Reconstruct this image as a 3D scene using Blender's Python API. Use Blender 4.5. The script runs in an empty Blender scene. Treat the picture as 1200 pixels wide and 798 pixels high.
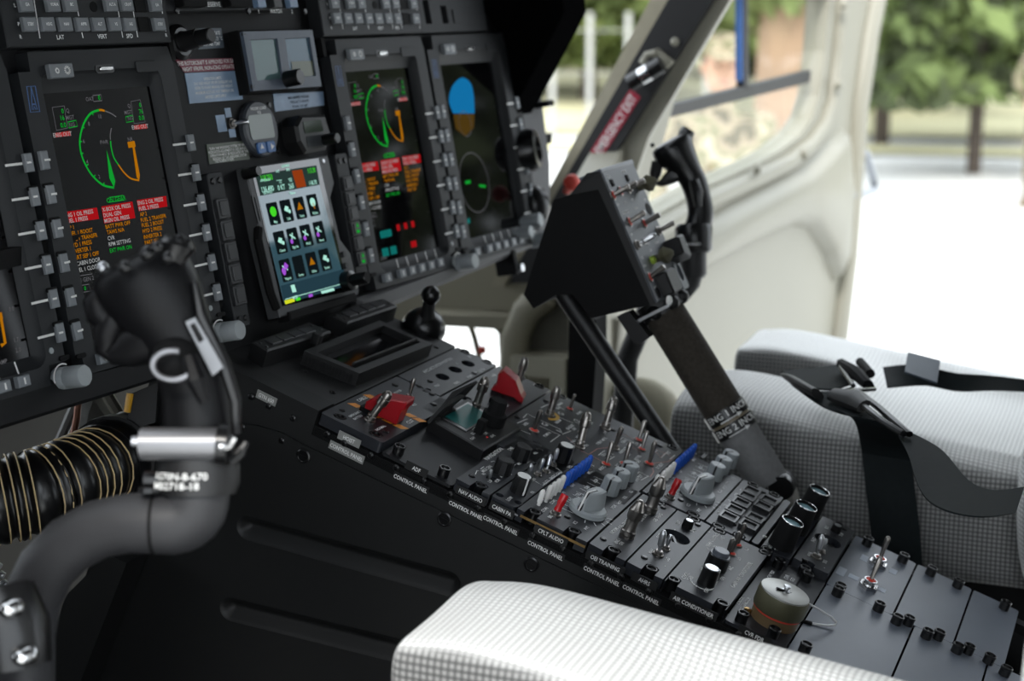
import bpy, bmesh, math, random
from mathutils import Vector as V, Matrix as M, Quaternion
from mathutils.geometry import tessellate_polygon
random.seed(7)
scene = bpy.context.scene
COL = scene.collection
# ------------------------------------------------------------------ camera
CAM = V((-1.29073678, -0.20401311, 0.5385214))
PITCH = 0.203605
RIGHT = V((.36816487, -.92976052, 0)); HEAD = V((.92976052, .36816487, 0)); FPX = 1944.0
FWD = HEAD * math.cos(PITCH) - V((0, 0, math.sin(PITCH)))
UPV = HEAD * math.sin(PITCH) + V((0, 0, math.cos(PITCH)))
cd = bpy.data.cameras.new('camera'); cam = bpy.data.objects.new('camera', cd); COL.objects.link(cam)
R3 = M((RIGHT, UPV, -FWD)).transposed()
cam.matrix_world = M.Translation(CAM) @ R3.to_4x4()
cd.sensor_width = 36; cd.lens = FPX / 1200 * 36; cd.clip_start = .02; cd.clip_end = 500
cd.dof.use_dof = True; cd.dof.focus_distance = 1.43; cd.dof.aperture_fstop = 5.6
scene.camera = cam
# ------------------------------------------------------------------ light
w = bpy.data.worlds.new('world'); scene.world = w; w.use_nodes = True
bg = w.node_tree.nodes['Background']; bg.inputs[0].default_value = (.86, .93, 1.0, 1); bg.inputs[1].default_value = 1.0
sd = bpy.data.lights.new('sun', 'SUN'); sd.energy = 1.1; sd.angle = math.radians(14); sd.color = (1, .96, .9)
sun = bpy.data.objects.new('sun', sd); COL.objects.link(sun)
sun.rotation_euler = V((.69, .16, -.70)).to_track_quat('-Z', 'Y').to_euler()
vs = scene.view_settings
vs.view_transform = 'Standard'; vs.look = 'None'; vs.gamma = 1; vs.exposure = 1.66; vs.use_curve_mapping = False
scene.cycles.use_denoising = True
scene.cycles.max_bounces = 8
# ------------------------------------------------------------------ frames (metres; builders below work in millimetres)
CDIR = V((0, -.94171561, -.33641003)); CN = V((0, -.33641003, .94171561))
def frame(x, y, z, o):
    m = M((x, y, z)).transposed().to_4x4(); return M.Translation(o) @ m
FC = frame(V((1, 0, 0)), -CDIR, CN, V((0, 0, 0)))                 # sloping console top: starboard, up-slope, normal
FS = frame(CDIR, CN, V((-1, 0, 0)), V((-.0135, 0, 0)))            # console's near side: aft, up, towards port
XP = V((.99579825, -.09157428, 0)); PU = V((.01726419, .18773448, .98206808)); NP = XP.cross(PU)
PO = V((.1476, .59765, .30863))
FP = frame(XP, PU, NP, PO)                                        # instrument panel
FW = M.Identity(4)
def ray(u, v): return FWD + RIGHT * ((u - 600) / FPX) - UPV * ((v - 399) / FPX)
def hit(u, v, F, n):
    Fi = F.inverted(); o = Fi @ CAM; d = Fi.to_3x3() @ ray(u, v)
    k = (n / 1000 - o.z) / d.z; p = o + d * k; return (p.x * 1000, p.y * 1000)
def cp(u, v, n=0): return hit(u, v, FC, n)
def pp(u, v, n=0): return hit(u, v, FP, n)
def sp(u, v, n=0): return hit(u, v, FS, n)
def xp(u, v, x):                                                  # point of the plane X = x (mm)
    d = ray(u, v); k = (x / 1000 - CAM.x) / d.x; return (CAM + d * k) * 1000
def wp(u, v, z): return (CAM + ray(u, v) * z) * 1000             # point at depth z (m)
def zp(u, v, z):
    d = ray(u, v); k = (z / 1000 - CAM.z) / d.z; return (CAM + d * k) * 1000
# ------------------------------------------------------------------ materials
MATS = {}
def mat(name, col, rough=.5, metal=0., spec=.5, emit=None, es=1., var=.12, vs_=60., bump=0., bs=400., trans=0., ior=1.5, coat=0.):
    m = bpy.data.materials.new(name); m.use_nodes = True; nt = m.node_tree; b = nt.nodes['Principled BSDF']
    b.inputs['Roughness'].default_value = rough; b.inputs['Metallic'].default_value = metal
    b.inputs['Specular IOR Level'].default_value = spec; b.inputs['IOR'].default_value = ior
    if coat: b.inputs['Coat Weight'].default_value = coat; b.inputs['Coat Roughness'].default_value = .03; b.inputs['Coat IOR'].default_value = 1.5
    if trans: b.inputs['Transmission Weight'].default_value = trans
    c = (*col, 1)
    b.inputs['Base Color'].default_value = c
    tc = nt.nodes.new('ShaderNodeTexCoord')
    if var:
        n = nt.nodes.new('ShaderNodeTexNoise'); n.inputs['Scale'].default_value = vs_; n.inputs['Detail'].default_value = 4
        nt.links.new(tc.outputs['Object'], n.inputs['Vector'])
        r = nt.nodes.new('ShaderNodeMixRGB'); r.blend_type = 'MIX'
        r.inputs[1].default_value = (*[x * (1 - var) for x in col], 1); r.inputs[2].default_value = (*[min(1, x * (1 + var)) for x in col], 1)
        nt.links.new(n.outputs['Fac'], r.inputs[0]); nt.links.new(r.outputs[0], b.inputs['Base Color'])
    if bump:
        n2 = nt.nodes.new('ShaderNodeTexNoise'); n2.inputs['Scale'].default_value = bs; nt.links.new(tc.outputs['Object'], n2.inputs['Vector'])
        bp = nt.nodes.new('ShaderNodeBump'); bp.inputs['Strength'].default_value = bump; bp.inputs['Distance'].default_value = .001
        nt.links.new(n2.outputs['Fac'], bp.inputs['Height']); nt.links.new(bp.outputs[0], b.inputs['Normal'])
    if emit: b.inputs['Emission Color'].default_value = (*emit, 1); b.inputs['Emission Strength'].default_value = es
    MATS[name] = m; return m
BLK = mat('black_plastic', (.0055, .0055, .006), .5, bump=.08, bs=900)
BLKM = mat('black_matte', (.0035, .0035, .0038), .75, spec=.2, bump=.15, bs=700)
HOOD = mat('black_cloth_hood', (.0028, .0028, .003), .95, spec=0.)
BLKG = mat('black_gloss', (.005, .005, .0055), .28)
PAN = mat('dark_board', (.0055, .0058, .0068), .6, spec=.25)
BEZ = mat('bezel_paint', (.0145, .0160, .0180), .55, spec=.3, bump=.06, bs=1500)
FACE = mat('console_faceplate', (.0125, .0140, .0185), .43, spec=.5, bump=.05, bs=1600, vs_=25)
FACE2 = mat('flat_faceplate', (.0060, .0064, .0078), .5, spec=.4, bump=.05, bs=1600, vs_=25)
BLANK = mat('blank_plate_paint', (.105, .121, .152), .38, spec=.7, bump=.05, bs=1200, vs_=14, var=.2)
SIDE = mat('side_panel_paint', (.0095, .0098, .0100), .5, spec=.35, bump=.1, bs=500)
KEY = mat('grey_key', (.17, .185, .20), .5)
KEYD = mat('dark_key', (.02, .021, .023), .5)
GREY = mat('grey_knob', (.30, .325, .335), .45)
WHITE = mat('white_print', (.75, .75, .73), .6, var=.05)
TXT = mat('dim_print', (.85, .86, .86), .6, var=.05)
PINK = mat('pink_print', (.45, .20, .18), .6, var=.05)
AMBER = mat('orange_print', (.75, .28, .03), .55, var=.1)
YEL = mat('yellow_print', (.62, .36, .05), .55)
STEEL = mat('brushed_steel', (.30, .28, .26), .33, metal=1., vs_=200)
CHROME = mat('chrome', (.62, .62, .62), .15, metal=1.)
ALU = mat('aluminium', (.55, .56, .58), .35, metal=1.)
RED = mat('red_guard', (.33, .004, .010), .35, vs_=30)
REDL = mat('red_lever', (.50, .01, .014), .25)
REDC = mat('red_rubber', (.60, .05, .03), .55)
BLUE = mat('blue_cap', (.004, .09, .52), .4)
WCAP = mat('white_cap', (.80, .79, .76), .45)
OLIVE = mat('olive_metal', (.10, .095, .055), .5, metal=.35)
OLIVL = mat('olive_lid', (.40, .40, .38), .4, metal=.6, vs_=30)
BROWN = mat('brown_ring', (.13, .085, .04), .5)
BRASS = mat('brass', (.55, .36, .15), .3, metal=1.)
CREAM = mat('cream_paint', (.262, .250, .198), .45, vs_=3, var=.06)
CREAMD = mat('nose_beige', (.29, .27, .20), .6, vs_=4, var=.15)
GLASSY = mat('dark_lens', (.004, .004, .005), .06, spec=.5)
def screen_mat(name, base, es=0., em=(0, 0, 0), coat=0.):
    return mat(name, base, .05, spec=.5, emit=em if es else None, es=es, var=0, ior=1.28, coat=coat)
SCR = screen_mat('screen_glass', (.003, .003, .0035))
def em(name, c, s=.3): return mat(name, tuple(x * .1 for x in c), .7, spec=0., emit=c, es=s, var=0)
E_GRN = em('glow_green', (.01, .55, .05), .16); E_AMB = em('glow_amber', (.75, .27, .005), .15); E_RED = em('glow_red', (.60, .01, .015), .16)
E_WHT = em('glow_white', (.6, .62, .62), .14); E_BLU = em('glow_blue', (.01, .26, .62), .17); E_TEAL = em('glow_teal', (.01, .30, .27), .13)
E_DIM = em('glow_grey', (.3, .3, .32), .09); E_PUR = em('glow_purple', (.35, .08, .62), .30); E_BRN = em('glow_brown', (.22, .12, .02), .08)
E_LIME = em('glow_lime', (.08, .9, .03), .22); E_YEL = em('glow_yellow', (.70, .75, .02), .28); E_ICE = em('glow_ice', (.50, .95, .80), .26)
E_SLATE = em('glow_slate', (.025, .065, .09), .2); E_SLAT2 = em('glow_header', (.02, .04, .035), .3); E_TILE = em('glow_tile', (.006, .01, .012), .25); E_OR = em('glow_orange', (.40, .06, .01), .2)
# ------------------------------------------------------------------ mesh builder (mm)
FONT_CACHE = {}
def font_mesh(s):
    if s in FONT_CACHE: return FONT_CACHE[s]
    cu = bpy.data.curves.new('t', 'FONT'); cu.body = s; cu.size = 1.0; cu.resolution_u = 2; cu.offset = .012; cu.fill_mode = 'FRONT'
    ob = bpy.data.objects.new('t', cu); me = ob.to_mesh()
    vs = [tuple(v.co) for v in me.vertices]; fs = [tuple(p.vertices) for p in me.polygons]
    ob.to_mesh_clear(); bpy.data.objects.remove(ob); bpy.data.curves.remove(cu)
    FONT_CACHE[s] = (vs, fs); return vs, fs
def axis(p, d, roll=0):
    q = V(d).normalized().to_track_quat('Z', 'Y'); return M.Translation(V(p)) @ q.to_matrix().to_4x4() @ M.Rotation(roll, 4, 'Z')
def rrect(x0, x1, y0, y1, r=2, n=3):
    if r <= 0: return [(x0, y0), (x1, y0), (x1, y1), (x0, y1)]
    out = []
    for cx, cy, a0 in ((x1 - r, y0 + r, -90), (x1 - r, y1 - r, 0), (x0 + r, y1 - r, 90), (x0 + r, y0 + r, 180)):
        for i in range(n + 1):
            a = math.radians(a0 + 90 * i / n); out.append((cx + r * math.cos(a), cy + r * math.sin(a)))
    return out
def circ(x, y, r, n=16, ry=None): return [(x + r * math.cos(2 * math.pi * i / n), y + (ry or r) * math.sin(2 * math.pi * i / n)) for i in range(n)]
def inset(pts, d):
    n = len(pts); a = sum(pts[i][0] * pts[(i + 1) % n][1] - pts[(i + 1) % n][0] * pts[i][1] for i in range(n)); s = 1 if a > 0 else -1
    out = []
    for i in range(n):
        p0, p1, p2 = V(pts[i - 1]), V(pts[i]), V(pts[(i + 1) % n])
        e1 = (p1 - p0); e2 = (p2 - p1)
        if e1.length < 1e-6 or e2.length < 1e-6: out.append(tuple(p1)); continue
        e1.normalize(); e2.normalize()
        n1 = V((-e1.y, e1.x)) * s; n2 = V((-e2.y, e2.x)) * s
        m = n1 + n2; k = m.length_squared
        m = m * (2 / k) if k > .4 else n1
        out.append((p1.x + m.x * d, p1.y + m.y * d))
    return out
class B:
    def __init__(s): s.v = []; s.f = []; s.uv = None
    def add(s, vs, fs, T=None):
        o = len(s.v)
        s.v += [tuple(T @ V(p)) for p in vs] if T is not None else [tuple(p) for p in vs]
        s.f += [tuple(i + o for i in f) for f in fs]; return s
    def box(s, x0, x1, y0, y1, z0, z1, ch=0, T=None): return s.prism([(x0, y0), (x1, y0), (x1, y1), (x0, y1)], z0, z1, ch, T)
    def rbox(s, x0, x1, y0, y1, z0, z1, r=2, ch=0, T=None, n=3): return s.prism(rrect(x0, x1, y0, y1, r, n), z0, z1, ch, T)
    def prism(s, pts, z0, z1, ch=0, T=None):
        n = len(pts); a = sum(pts[i][0] * pts[(i + 1) % n][1] - pts[(i + 1) % n][0] * pts[i][1] for i in range(n))
        if a < 0: pts = pts[::-1]
        rings = [[(x, y, z0) for x, y in pts]]
        if ch:
            rings.append([(x, y, z1 - ch) for x, y in pts]); rings.append([(x, y, z1) for x, y in inset(pts, ch)])
        else: rings.append([(x, y, z1) for x, y in pts])
        return s.rings(rings, True, True, T)
    def rings(s, rings, cap0=True, cap1=True, T=None, closed=True):
        n = len(rings[0]); vs = [p for r in rings for p in r]; fs = []
        for k in range(len(rings) - 1):
            for i in range(n if closed else n - 1):
                j = (i + 1) % n; fs.append((k * n + i, k * n + j, (k + 1) * n + j, (k + 1) * n + i))
        if cap0: fs.append(tuple(range(n - 1, -1, -1)))
        if cap1: fs.append(tuple((len(rings) - 1) * n + i for i in range(n)))
        return s.add(vs, fs, T)
    def plate(s, outer, holes, z0, z1, T=None, floor=None):     # extruded plate with holes; floor = depth of a bottom in the holes
        loops = [outer] + holes
        tri = tessellate_polygon([[V((x, y, 0)) for x, y in l] for l in loops])
        flat = [p for l in loops for p in l]
        N = len(flat); vs = [(x, y, z1) for x, y in flat] + [(x, y, z0) for x, y in flat]
        fs = []
        for t in tri:
            a, b, c = [V(flat[i]) for i in t]
            t = tuple(t) if (b - a).cross(c - a) > 0 else tuple(t)[::-1]
            fs.append(t); fs.append(tuple(i + N for i in t[::-1]))
        o = 0
        for li, l in enumerate(loops):
            n = len(l); ar = sum(l[i][0] * l[(i + 1) % n][1] - l[(i + 1) % n][0] * l[i][1] for i in range(n))
            ccw = (ar > 0) == (li == 0)
            for i in range(n):
                j = (i + 1) % n; q = (o + i, o + i + N, o + j + N, o + j)
                fs.append(q[::-1] if ccw else q)
            if li and floor is not None:
                k = len(vs); vs += [(x, y, floor) for x, y in l]; f = tuple(range(k, k + n)); fs.append(f if ar > 0 else f[::-1])
            o += n
        return s.add(vs, fs, T)
    def lathe(s, prof, n=16, T=None, flute=None):
        rings = []
        for r, z in prof:
            rings.append([((r - (flute if (flute and i % 2) else 0)) * math.cos(2 * math.pi * i / n), (r - (flute if (flute and i % 2) else 0)) * math.sin(2 * math.pi * i / n), z) for i in range(n)])
        return s.rings(rings, True, True, T)
    def cyl(s, p, q, r, n=12, r2=None):
        p, q = V(p), V(q); L = (q - p).length
        return s.lathe([(r, 0), (r if r2 is None else r2, L)], n, axis(p, q - p))
    def tube(s, pts, r, n=10, flat=1.0, cap=True):
        pts = [V(p) for p in pts]; rr = r if isinstance(r, (list, tuple)) else [r] * len(pts)
        t0 = (pts[1] - pts[0]).normalized(); up = t0.orthogonal().normalized(); rings = []
        for i, p in enumerate(pts):
            t = (pts[min(i + 1, len(pts) - 1)] - pts[max(i - 1, 0)]).normalized()
            up = (up - t * up.dot(t)).normalized(); sd = t.cross(up)
            rings.append([p + (up * math.cos(2 * math.pi * k / n) + sd * math.sin(2 * math.pi * k / n) * flat) * rr[i] for k in range(n)])
        return s.rings(rings, cap, cap)
    def ball(s, p, r, n=12, m=7, sc=(1, 1, 1)):
        prof = [(max(.001, r * math.sin(math.pi * i / m)), -r * math.cos(math.pi * i / m)) for i in range(m + 1)]
        return s.lathe(prof, n, M.Translation(V(p)) @ M.Diagonal((*sc, 1)))
    def ribbon(s, pts, widths, t=1.2):                          # pts: list of (left edge, right edge)
        L = []
        if len(pts) > 2 and t:                                   # smooth the run of the strap
            Q = [(V(a), V(b)) for a, b in pts]; pts = []
            for i in range(len(Q) - 1):
                P = [Q[max(i - 1, 0)], Q[i], Q[i + 1], Q[min(i + 2, len(Q) - 1)]]
                for k in range(4):
                    f = k / 4; pts.append(tuple(.5 * ((2 * P[1][e]) + (P[2][e] - P[0][e]) * f + (2 * P[0][e] - 5 * P[1][e] + 4 * P[2][e] - P[3][e]) * f * f + (3 * P[1][e] - P[0][e] - 3 * P[2][e] + P[3][e]) * f ** 3) for e in (0, 1)))
            pts.append(Q[-1])
        for i, (a, b) in enumerate(pts):
            a, b = V(a), V(b)
            d = (V(pts[min(i + 1, len(pts) - 1)][0]) - V(pts[max(i - 1, 0)][0])); nn = (b - a).cross(d).normalized() * t
            L.append([a, (a + b) / 2, b, b + nn, (a + b) / 2 + nn, a + nn])
        return s.rings(L)
    def text(s, st, h, x, y, z, al='c', rot=0, T=None, sx=1.0):
        vs, fs = font_mesh(st)
        if not vs: return s
        x0 = min(v[0] for v in vs); x1 = max(v[0] for v in vs); k = h / .70
        dx = {'c': -(x0 + x1) / 2, 'l': -x0, 'r': -x1}[al]
        c, q = math.cos(rot), math.sin(rot); out = []
        for vx, vy, _ in vs:
            a = (vx + dx) * k * sx; b = (vy - .35) * k
            out.append((x + a * c - b * q, y + a * q + b * c, z))
        return s.add(out, fs, T)
    def strip(s, pts, wd, z, T=None, closed=False):             # flat painted line
        n = len(pts); P = [V(p) for p in pts]; vs = []; fs = []
        for i in range(n):
            a = P[i - 1] if (i or closed) else P[i]; b = P[(i + 1) % n] if (i < n - 1 or closed) else P[i]
            d = (b - a).normalized(); nn = V((-d.y, d.x)) * wd / 2
            vs += [(P[i].x + nn.x, P[i].y + nn.y, z), (P[i].x - nn.x, P[i].y - nn.y, z)]
        for i in range(n if closed else n - 1):
            j = (i + 1) % n; fs.append((2 * i, 2 * i + 1, 2 * j + 1, 2 * j))
        return s.add(vs, fs, T)
    def quad(s, pts, z, T=None): return s.add([(x, y, z) for x, y in pts], [tuple(range(len(pts)))], T)
    def grid(s, P, uv=None):                                    # P[i][j] points
        n, m = len(P), len(P[0]); fs = [(i * m + j, i * m + j + 1, (i + 1) * m + j + 1, (i + 1) * m + j) for i in range(n - 1) for j in range(m - 1)]
        return s.add([p for r in P for p in r], fs)
OFF = {}
def mesh_of(name, b, off=V((0, 0, 0)), smooth=True, ang=.6):
    me = bpy.data.meshes.new(name)
    me.from_pydata([((x - off.x) / 1000, (y - off.y) / 1000, (z - off.z) / 1000) for x, y, z in b.v], [], b.f)
    if b.uv:
        ul = me.uv_layers.new(name='UVMap')
        for lp in me.loops: ul.data[lp.index].uv = b.uv[lp.vertex_index]
    me.validate(); me.update()
    if smooth:
        me.polygons.foreach_set('use_smooth', [True] * len(me.polygons)); me.set_sharp_from_angle(angle=ang)
    return me
def thing(name, label, cat, F=FW, org=(0, 0, 0), group=None):
    e = bpy.data.objects.new(name, None); COL.objects.link(e); e.empty_display_size = .02
    e.matrix_world = F @ M.Translation(V(org) / 1000); e['label'] = label; e['category'] = cat; e['kind'] = 'thing'
    if group: e['group'] = group
    OFF[e.name] = V(org); return e
def root(o):
    while o.parent: o = o.parent
    return o
def part(name, b, m, parent, smooth=True, ang=.6, label=None, kind=None):
    off = OFF.get(root(parent).name, V((0, 0, 0)))
    o = bpy.data.objects.new(name, mesh_of(name, b, off, smooth, ang)); COL.objects.link(o); o.data.materials.append(m); o.parent = parent
    if label: o['label'] = label
    if kind or name in PRINT: o['kind'] = kind or 'stuff'
    return o
PRINT = {'lettering', 'print_line', 'flow_line', 'symbol', 'icon', 'emblem', 'vent_rib', 'key_divider'}   # flat print too small to pick apart singly
def inst(name, me, parent, T, sub=False):                       # shared mesh, T in mm; sub: T relative to the part
    o = bpy.data.objects.new(name, me); COL.objects.link(o); o.parent = parent
    T = T.copy(); 
    if not sub: T.translation -= OFF.get(root(parent).name, V((0, 0, 0)))
    T.translation /= 1000; o.matrix_basis = T; return o
def solo(name, b, m, label, cat, F=FW, org=None, group=None, kind=None, smooth=True, ang=.6):   # a thing of one mesh
    if org is None: org = V([sum(p[i] for p in b.v) / len(b.v) for i in range(3)])
    o = bpy.data.objects.new(name, mesh_of(name, b, V(org), smooth, ang)); COL.objects.link(o); o.data.materials.append(m)
    o.matrix_world = F @ M.Translation(V(org) / 1000); OFF[o.name] = V(org)
    if kind: o['kind'] = kind
    if label: o['label'] = label
    if cat: o['category'] = cat
    if group: o['group'] = group
    return o
def struct(name, b, m, F=FW, smooth=True): return solo(name, b, m, None, None, F, kind='structure', smooth=smooth)
def tmesh(name, b, m):
    me = mesh_of(name, b, ang=.45); me.materials.append(m); return me
# ------------------------------------------------------------------ small shared pieces
FAST = tmesh('fastener', B().lathe([(5.2, -11), (5.2, -1.6), (5.5, -1.2), (5.5, -.2), (4.9, .5), (4.2, .5), (3.8, -1.4), (.01, -1.4)], 18).box(-3.9, 3.9, -.5, .5, -1.4, -.7), BLKG)
SCREW = tmesh('screw', B().lathe([(3.2, -.5), (3.2, .6), (2.3, 1.4), (.01, 1.4)], 10).box(-2, 2, -.35, .35, 1.3, 1.6), BLKG)
NUT = tmesh('toggle_switch', B().lathe([(5.4, -.5), (5.4, 1.2), (4.6, 1.6), (4.0, 1.6), (4.0, 3.6), (3.1, 4.4), (.01, 4.0)], 12), STEEL)
REDNUT = tmesh('toggle_switch', B().lathe([(5.6, -.5), (5.6, 1.0), (4.9, 1.6), (3.9, 1.1), (.01, .9)], 14), STEEL)
REDPAD = tmesh('seal', B().lathe([(4.6, .9), (4.6, 1.5), (3.0, 2.4), (.01, 2.6)], 14), REDC)
LEV = tmesh('lever', B().lathe([(1.7, 0), (2.1, 6), (2.7, 17), (2.7, 20.5), (2.3, 22.3), (1.2, 23.4), (.01, 23.7)], 12), STEEL)
LEVB = tmesh('lever', B().lathe([(4.0, 0), (4.0, 4), (3.4, 4.6), (3.3, 15.6), (4.6, 16.2), (4.8, 17), (4.8, 22.8), (4.3, 23.2), (4.3, 25.5), (3.3, 28.2), (1.6, 29.6), (.01, 30)], 16), STEEL)
LEVT = tmesh('lever', B().lathe([(5.4, 0), (5.4, 2.6), (4.6, 3.2), (4.2, 5), (4.2, 11), (4.9, 12), (5.3, 13), (5.3, 18.6), (4.7, 19.2), (2.6, 25), (1.4, 26), (.01, 26.2)], 16), STEEL)
LEVC = tmesh('lever', B().lathe([(2.4, 0), (2.6, 6), (2.9, 14), (2.6, 14.6), (3.2, 15.6), (3.2, 17.4), (2.2, 18.8), (.01, 19.2)], 12), STEEL)
LEVS = tmesh('lever', B().lathe([(1.5, 0), (1.5, 6), (3.0, 8), (3.2, 18), (2.6, 20), (1.2, 22), (.01, 22.2)], 12), ALU)
LEVW = tmesh('lever', B().lathe([(1.5, 0), (1.7, 5), (2.4, 6.5), (2.4, 14), (1.8, 16), (.01, 16.5)], 12), ALU)
def toggle(parent, x, y, z, d, lev=LEV, red=False, k=1.0):
    t = inst('toggle_switch', REDNUT if red else NUT, parent, M.Translation(V((x, y, z))) @ M.Scale(k, 4))
    if red: inst('seal', REDPAD, t, M.Identity(4), True)
    inst('lever', lev, t, axis((0, 0, 1.5), d), True); return t
def fasteners(parent, pts, z=0):
    for x, y in pts: inst('fastener', FAST, parent, M.Translation(V((x, y, z))) @ M.Rotation(random.random() * 3, 4, 'Z'))
def screws(parent, pts, z):
    for x, y in pts: inst('screw', SCREW, parent, M.Translation(V((x, y, z))) @ M.Rotation(random.random() * 3, 4, 'Z'))
def at(u, v, w_, h): x, y = cp(u, v, h); return x, y
# ================================================================== centre console
con = thing('center_console', 'black center console box running aft from the instrument panel between the seats', 'console', FS, (0, 0, 0))
outl = [sp(*p) for p in ((252, 420), (283, 430.5), (380, 483), (450, 521.5), (700, 645))] + [(240, -14), (640, -14), (640, -330), (-200, -420), (-650, -420), (-690, 20)]
TOPY = -14
outl = [(-690, 2), (-640, 2), (-519, 2), (-519, TOPY), (170, TOPY), (170, -620), (-720, -620), (-690, -60)]
dents = []
def slot(a, b, r, n=8):
    a = V(a); b = V(b); d = (b - a).normalized(); nn = V((-d.y, d.x)); out = []
    for i in range(n + 1): t = math.pi * i / n; out.append(a + nn * r * math.cos(t) - d * r * math.sin(t))
    for i in range(n + 1): t = math.pi * i / n; out.append(b - nn * r * math.cos(t) + d * r * math.sin(t))
    return [(p.x, p.y) for p in out]
d1 = slot(sp(292, 618), sp(527, 683), 12); d2 = slot(sp(272, 713), sp(470, 762), 12)
sidep = part('side_panel', B().plate([(x, y) for x, y in outl], [d1, d2], -30, 0), SIDE, con, smooth=False)
lower = [sp(*p, 2) for p in ((262, 470), (270, 496), (300, 498.5), (330, 507), (357, 522), (372, 529), (560, 620), (707, 690), (840, 752), (1000, 826))]
lowpts = lower + [(240, -330), (-640, -330), (-668, -60)]
lp = part('lower_panel', B().plate(lowpts, [d1, d2], -1, 2.2), SIDE, con, smooth=False)
for d in (d1, d2):
    b = B(); rings = [[(x, y, 2.2 - z) for x, y in inset(d, k)] for k, z in ((-.3, 0), (1.5, .8), (4, 3.5), (8.5, 9), (11.2, 10.5))]
    b.rings(rings, False, True); part('pressed_groove', b, SIDE, lp, ang=1.5)
for p in ((356, 534), (521, 608), (623, 661)):
    bs = B(); x, y = sp(*p, 2); bs.lathe([(7, 2), (7, 3.4), (5.6, 4), (4.9, 3.2), (.01, 3.2)], 16, M.Translation(V((x, y, 0)))).box(x - 4, x + 4, y - .5, y + .5, 3.1, 3.7)
    part('quarter_turn_screw', bs, BLKG, con)
SIDESCREW = tmesh('screw', B().lathe([(3.3, 0), (3.2, 1.2), (2, 2.2), (.01, 2.4)], 10), BLKG)
for u, v in ((294, 465), (314, 476), (343, 490), (383, 509), (403, 519.5), (434, 534), (464, 548.5), (496, 564), (527, 580), (560, 596), (591, 612), (624, 628), (659, 643), (692, 661), (727, 676), (760, 694), (795, 710), (831, 727), (866, 744), (901, 760), (331, 516), (285, 500)):
    x, y = sp(u, v, 1); inst('screw', SIDESCREW, con, M.Translation(V((x, y, 2 if (u, v) in ((331, 516), (285, 500)) else 0))))
# rails and the far wall of the console
b = B(); 
for x0, x1 in ((-13.5, 10), (134, 161), (287, 300)): b.box(x0, x1, -178, 519, -22, -12.5)
rails = bpy.data.objects.new('mounting_rail', mesh_of('mounting_rail', b)); COL.objects.link(rails); rails.data.materials.append(BLKM); rails.parent = con; rails.matrix_basis = FS.inverted() @ FC
b = B().box(292, 300, -178, 640, -330, -14).box(-13.5, 300, -178, -170, -330, -14)
wl = bpy.data.objects.new('side_wall', mesh_of('side_wall', b)); COL.objects.link(wl); wl.data.materials.append(SIDE); wl.parent = con; wl.matrix_basis = FS.inverted() @ FC
# label strips
STRIPG = mat('label_grey', (.22, .22, .21), .6); STRIPK = mat('label_black', (.006, .006, .006), .6)
def label(st, u, v, m, wd, hgt=8.0, tm=WHITE, h=3.7):
    wd = wd * .88 if len(st) > 4 else wd
    x, y = sp(u, v, .8)
    o = part('label_strip', B().box(x - wd / 2, x + wd / 2, y - hgt / 2, y + hgt / 2, 0, .7), m, con)
    part('lettering', B().text(st, h, x, y, .9, sx=.80), tm, o, smooth=False)
for st, u, v, m, wd in (('GTN 650', 312, 466.5, STRIPG, 24), ('HOIST', 409, 515, STRIPG, 26), ('CONTROL PANEL', 406, 530, STRIPG, 41), ('ADF', 488, 550, STRIPK, 22), ('CONTROL PANEL', 481, 566.5, STRIPK, 41),
    ('NAV AUDIO', 551.5, 581, STRIPK, 34), ('CONTROL PANEL', 546, 598, STRIPK, 41), ('CABIN PA', 588, 598, STRIPK, 27), ('CONTROL PANEL', 586.5, 615.5, STRIPK, 40), ('CPLT AUDIO', 645.5, 628, STRIPK, 36), ('CONTROL PANEL', 639, 645, STRIPK, 41),
    ('OEI TRAINING', 709, 660, STRIPK, 41), ('CONTROL PANEL', 705, 675, STRIPK, 41), ('AHRS', 755, 681.5, STRIPK, 24), ('CONTROL PANEL', 751, 697, STRIPK, 41), ('AIR CONDITIONER', 812.5, 711, STRIPK, 49), ('CVR FDR', 884, 745.5, STRIPK, 32)):
    label(st, u, v, m, wd)
x, y = sp(592, 591, .5)
b = B(); p0 = sp(576, 588.5); p1 = sp(607, 604); b.strip([p0, p1], 1.6, .6); part('edge_trim', b, ALU, con, smooth=False, label='bare silver trim line under the panel edge')
b = B(); p0 = sp(610, 604); p1 = sp(686, 641); b.strip([p0, p1], 2.4, .6); part('edge_trim', b, BRASS, con, smooth=False, label='tan trim line under the panel edge')

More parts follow.
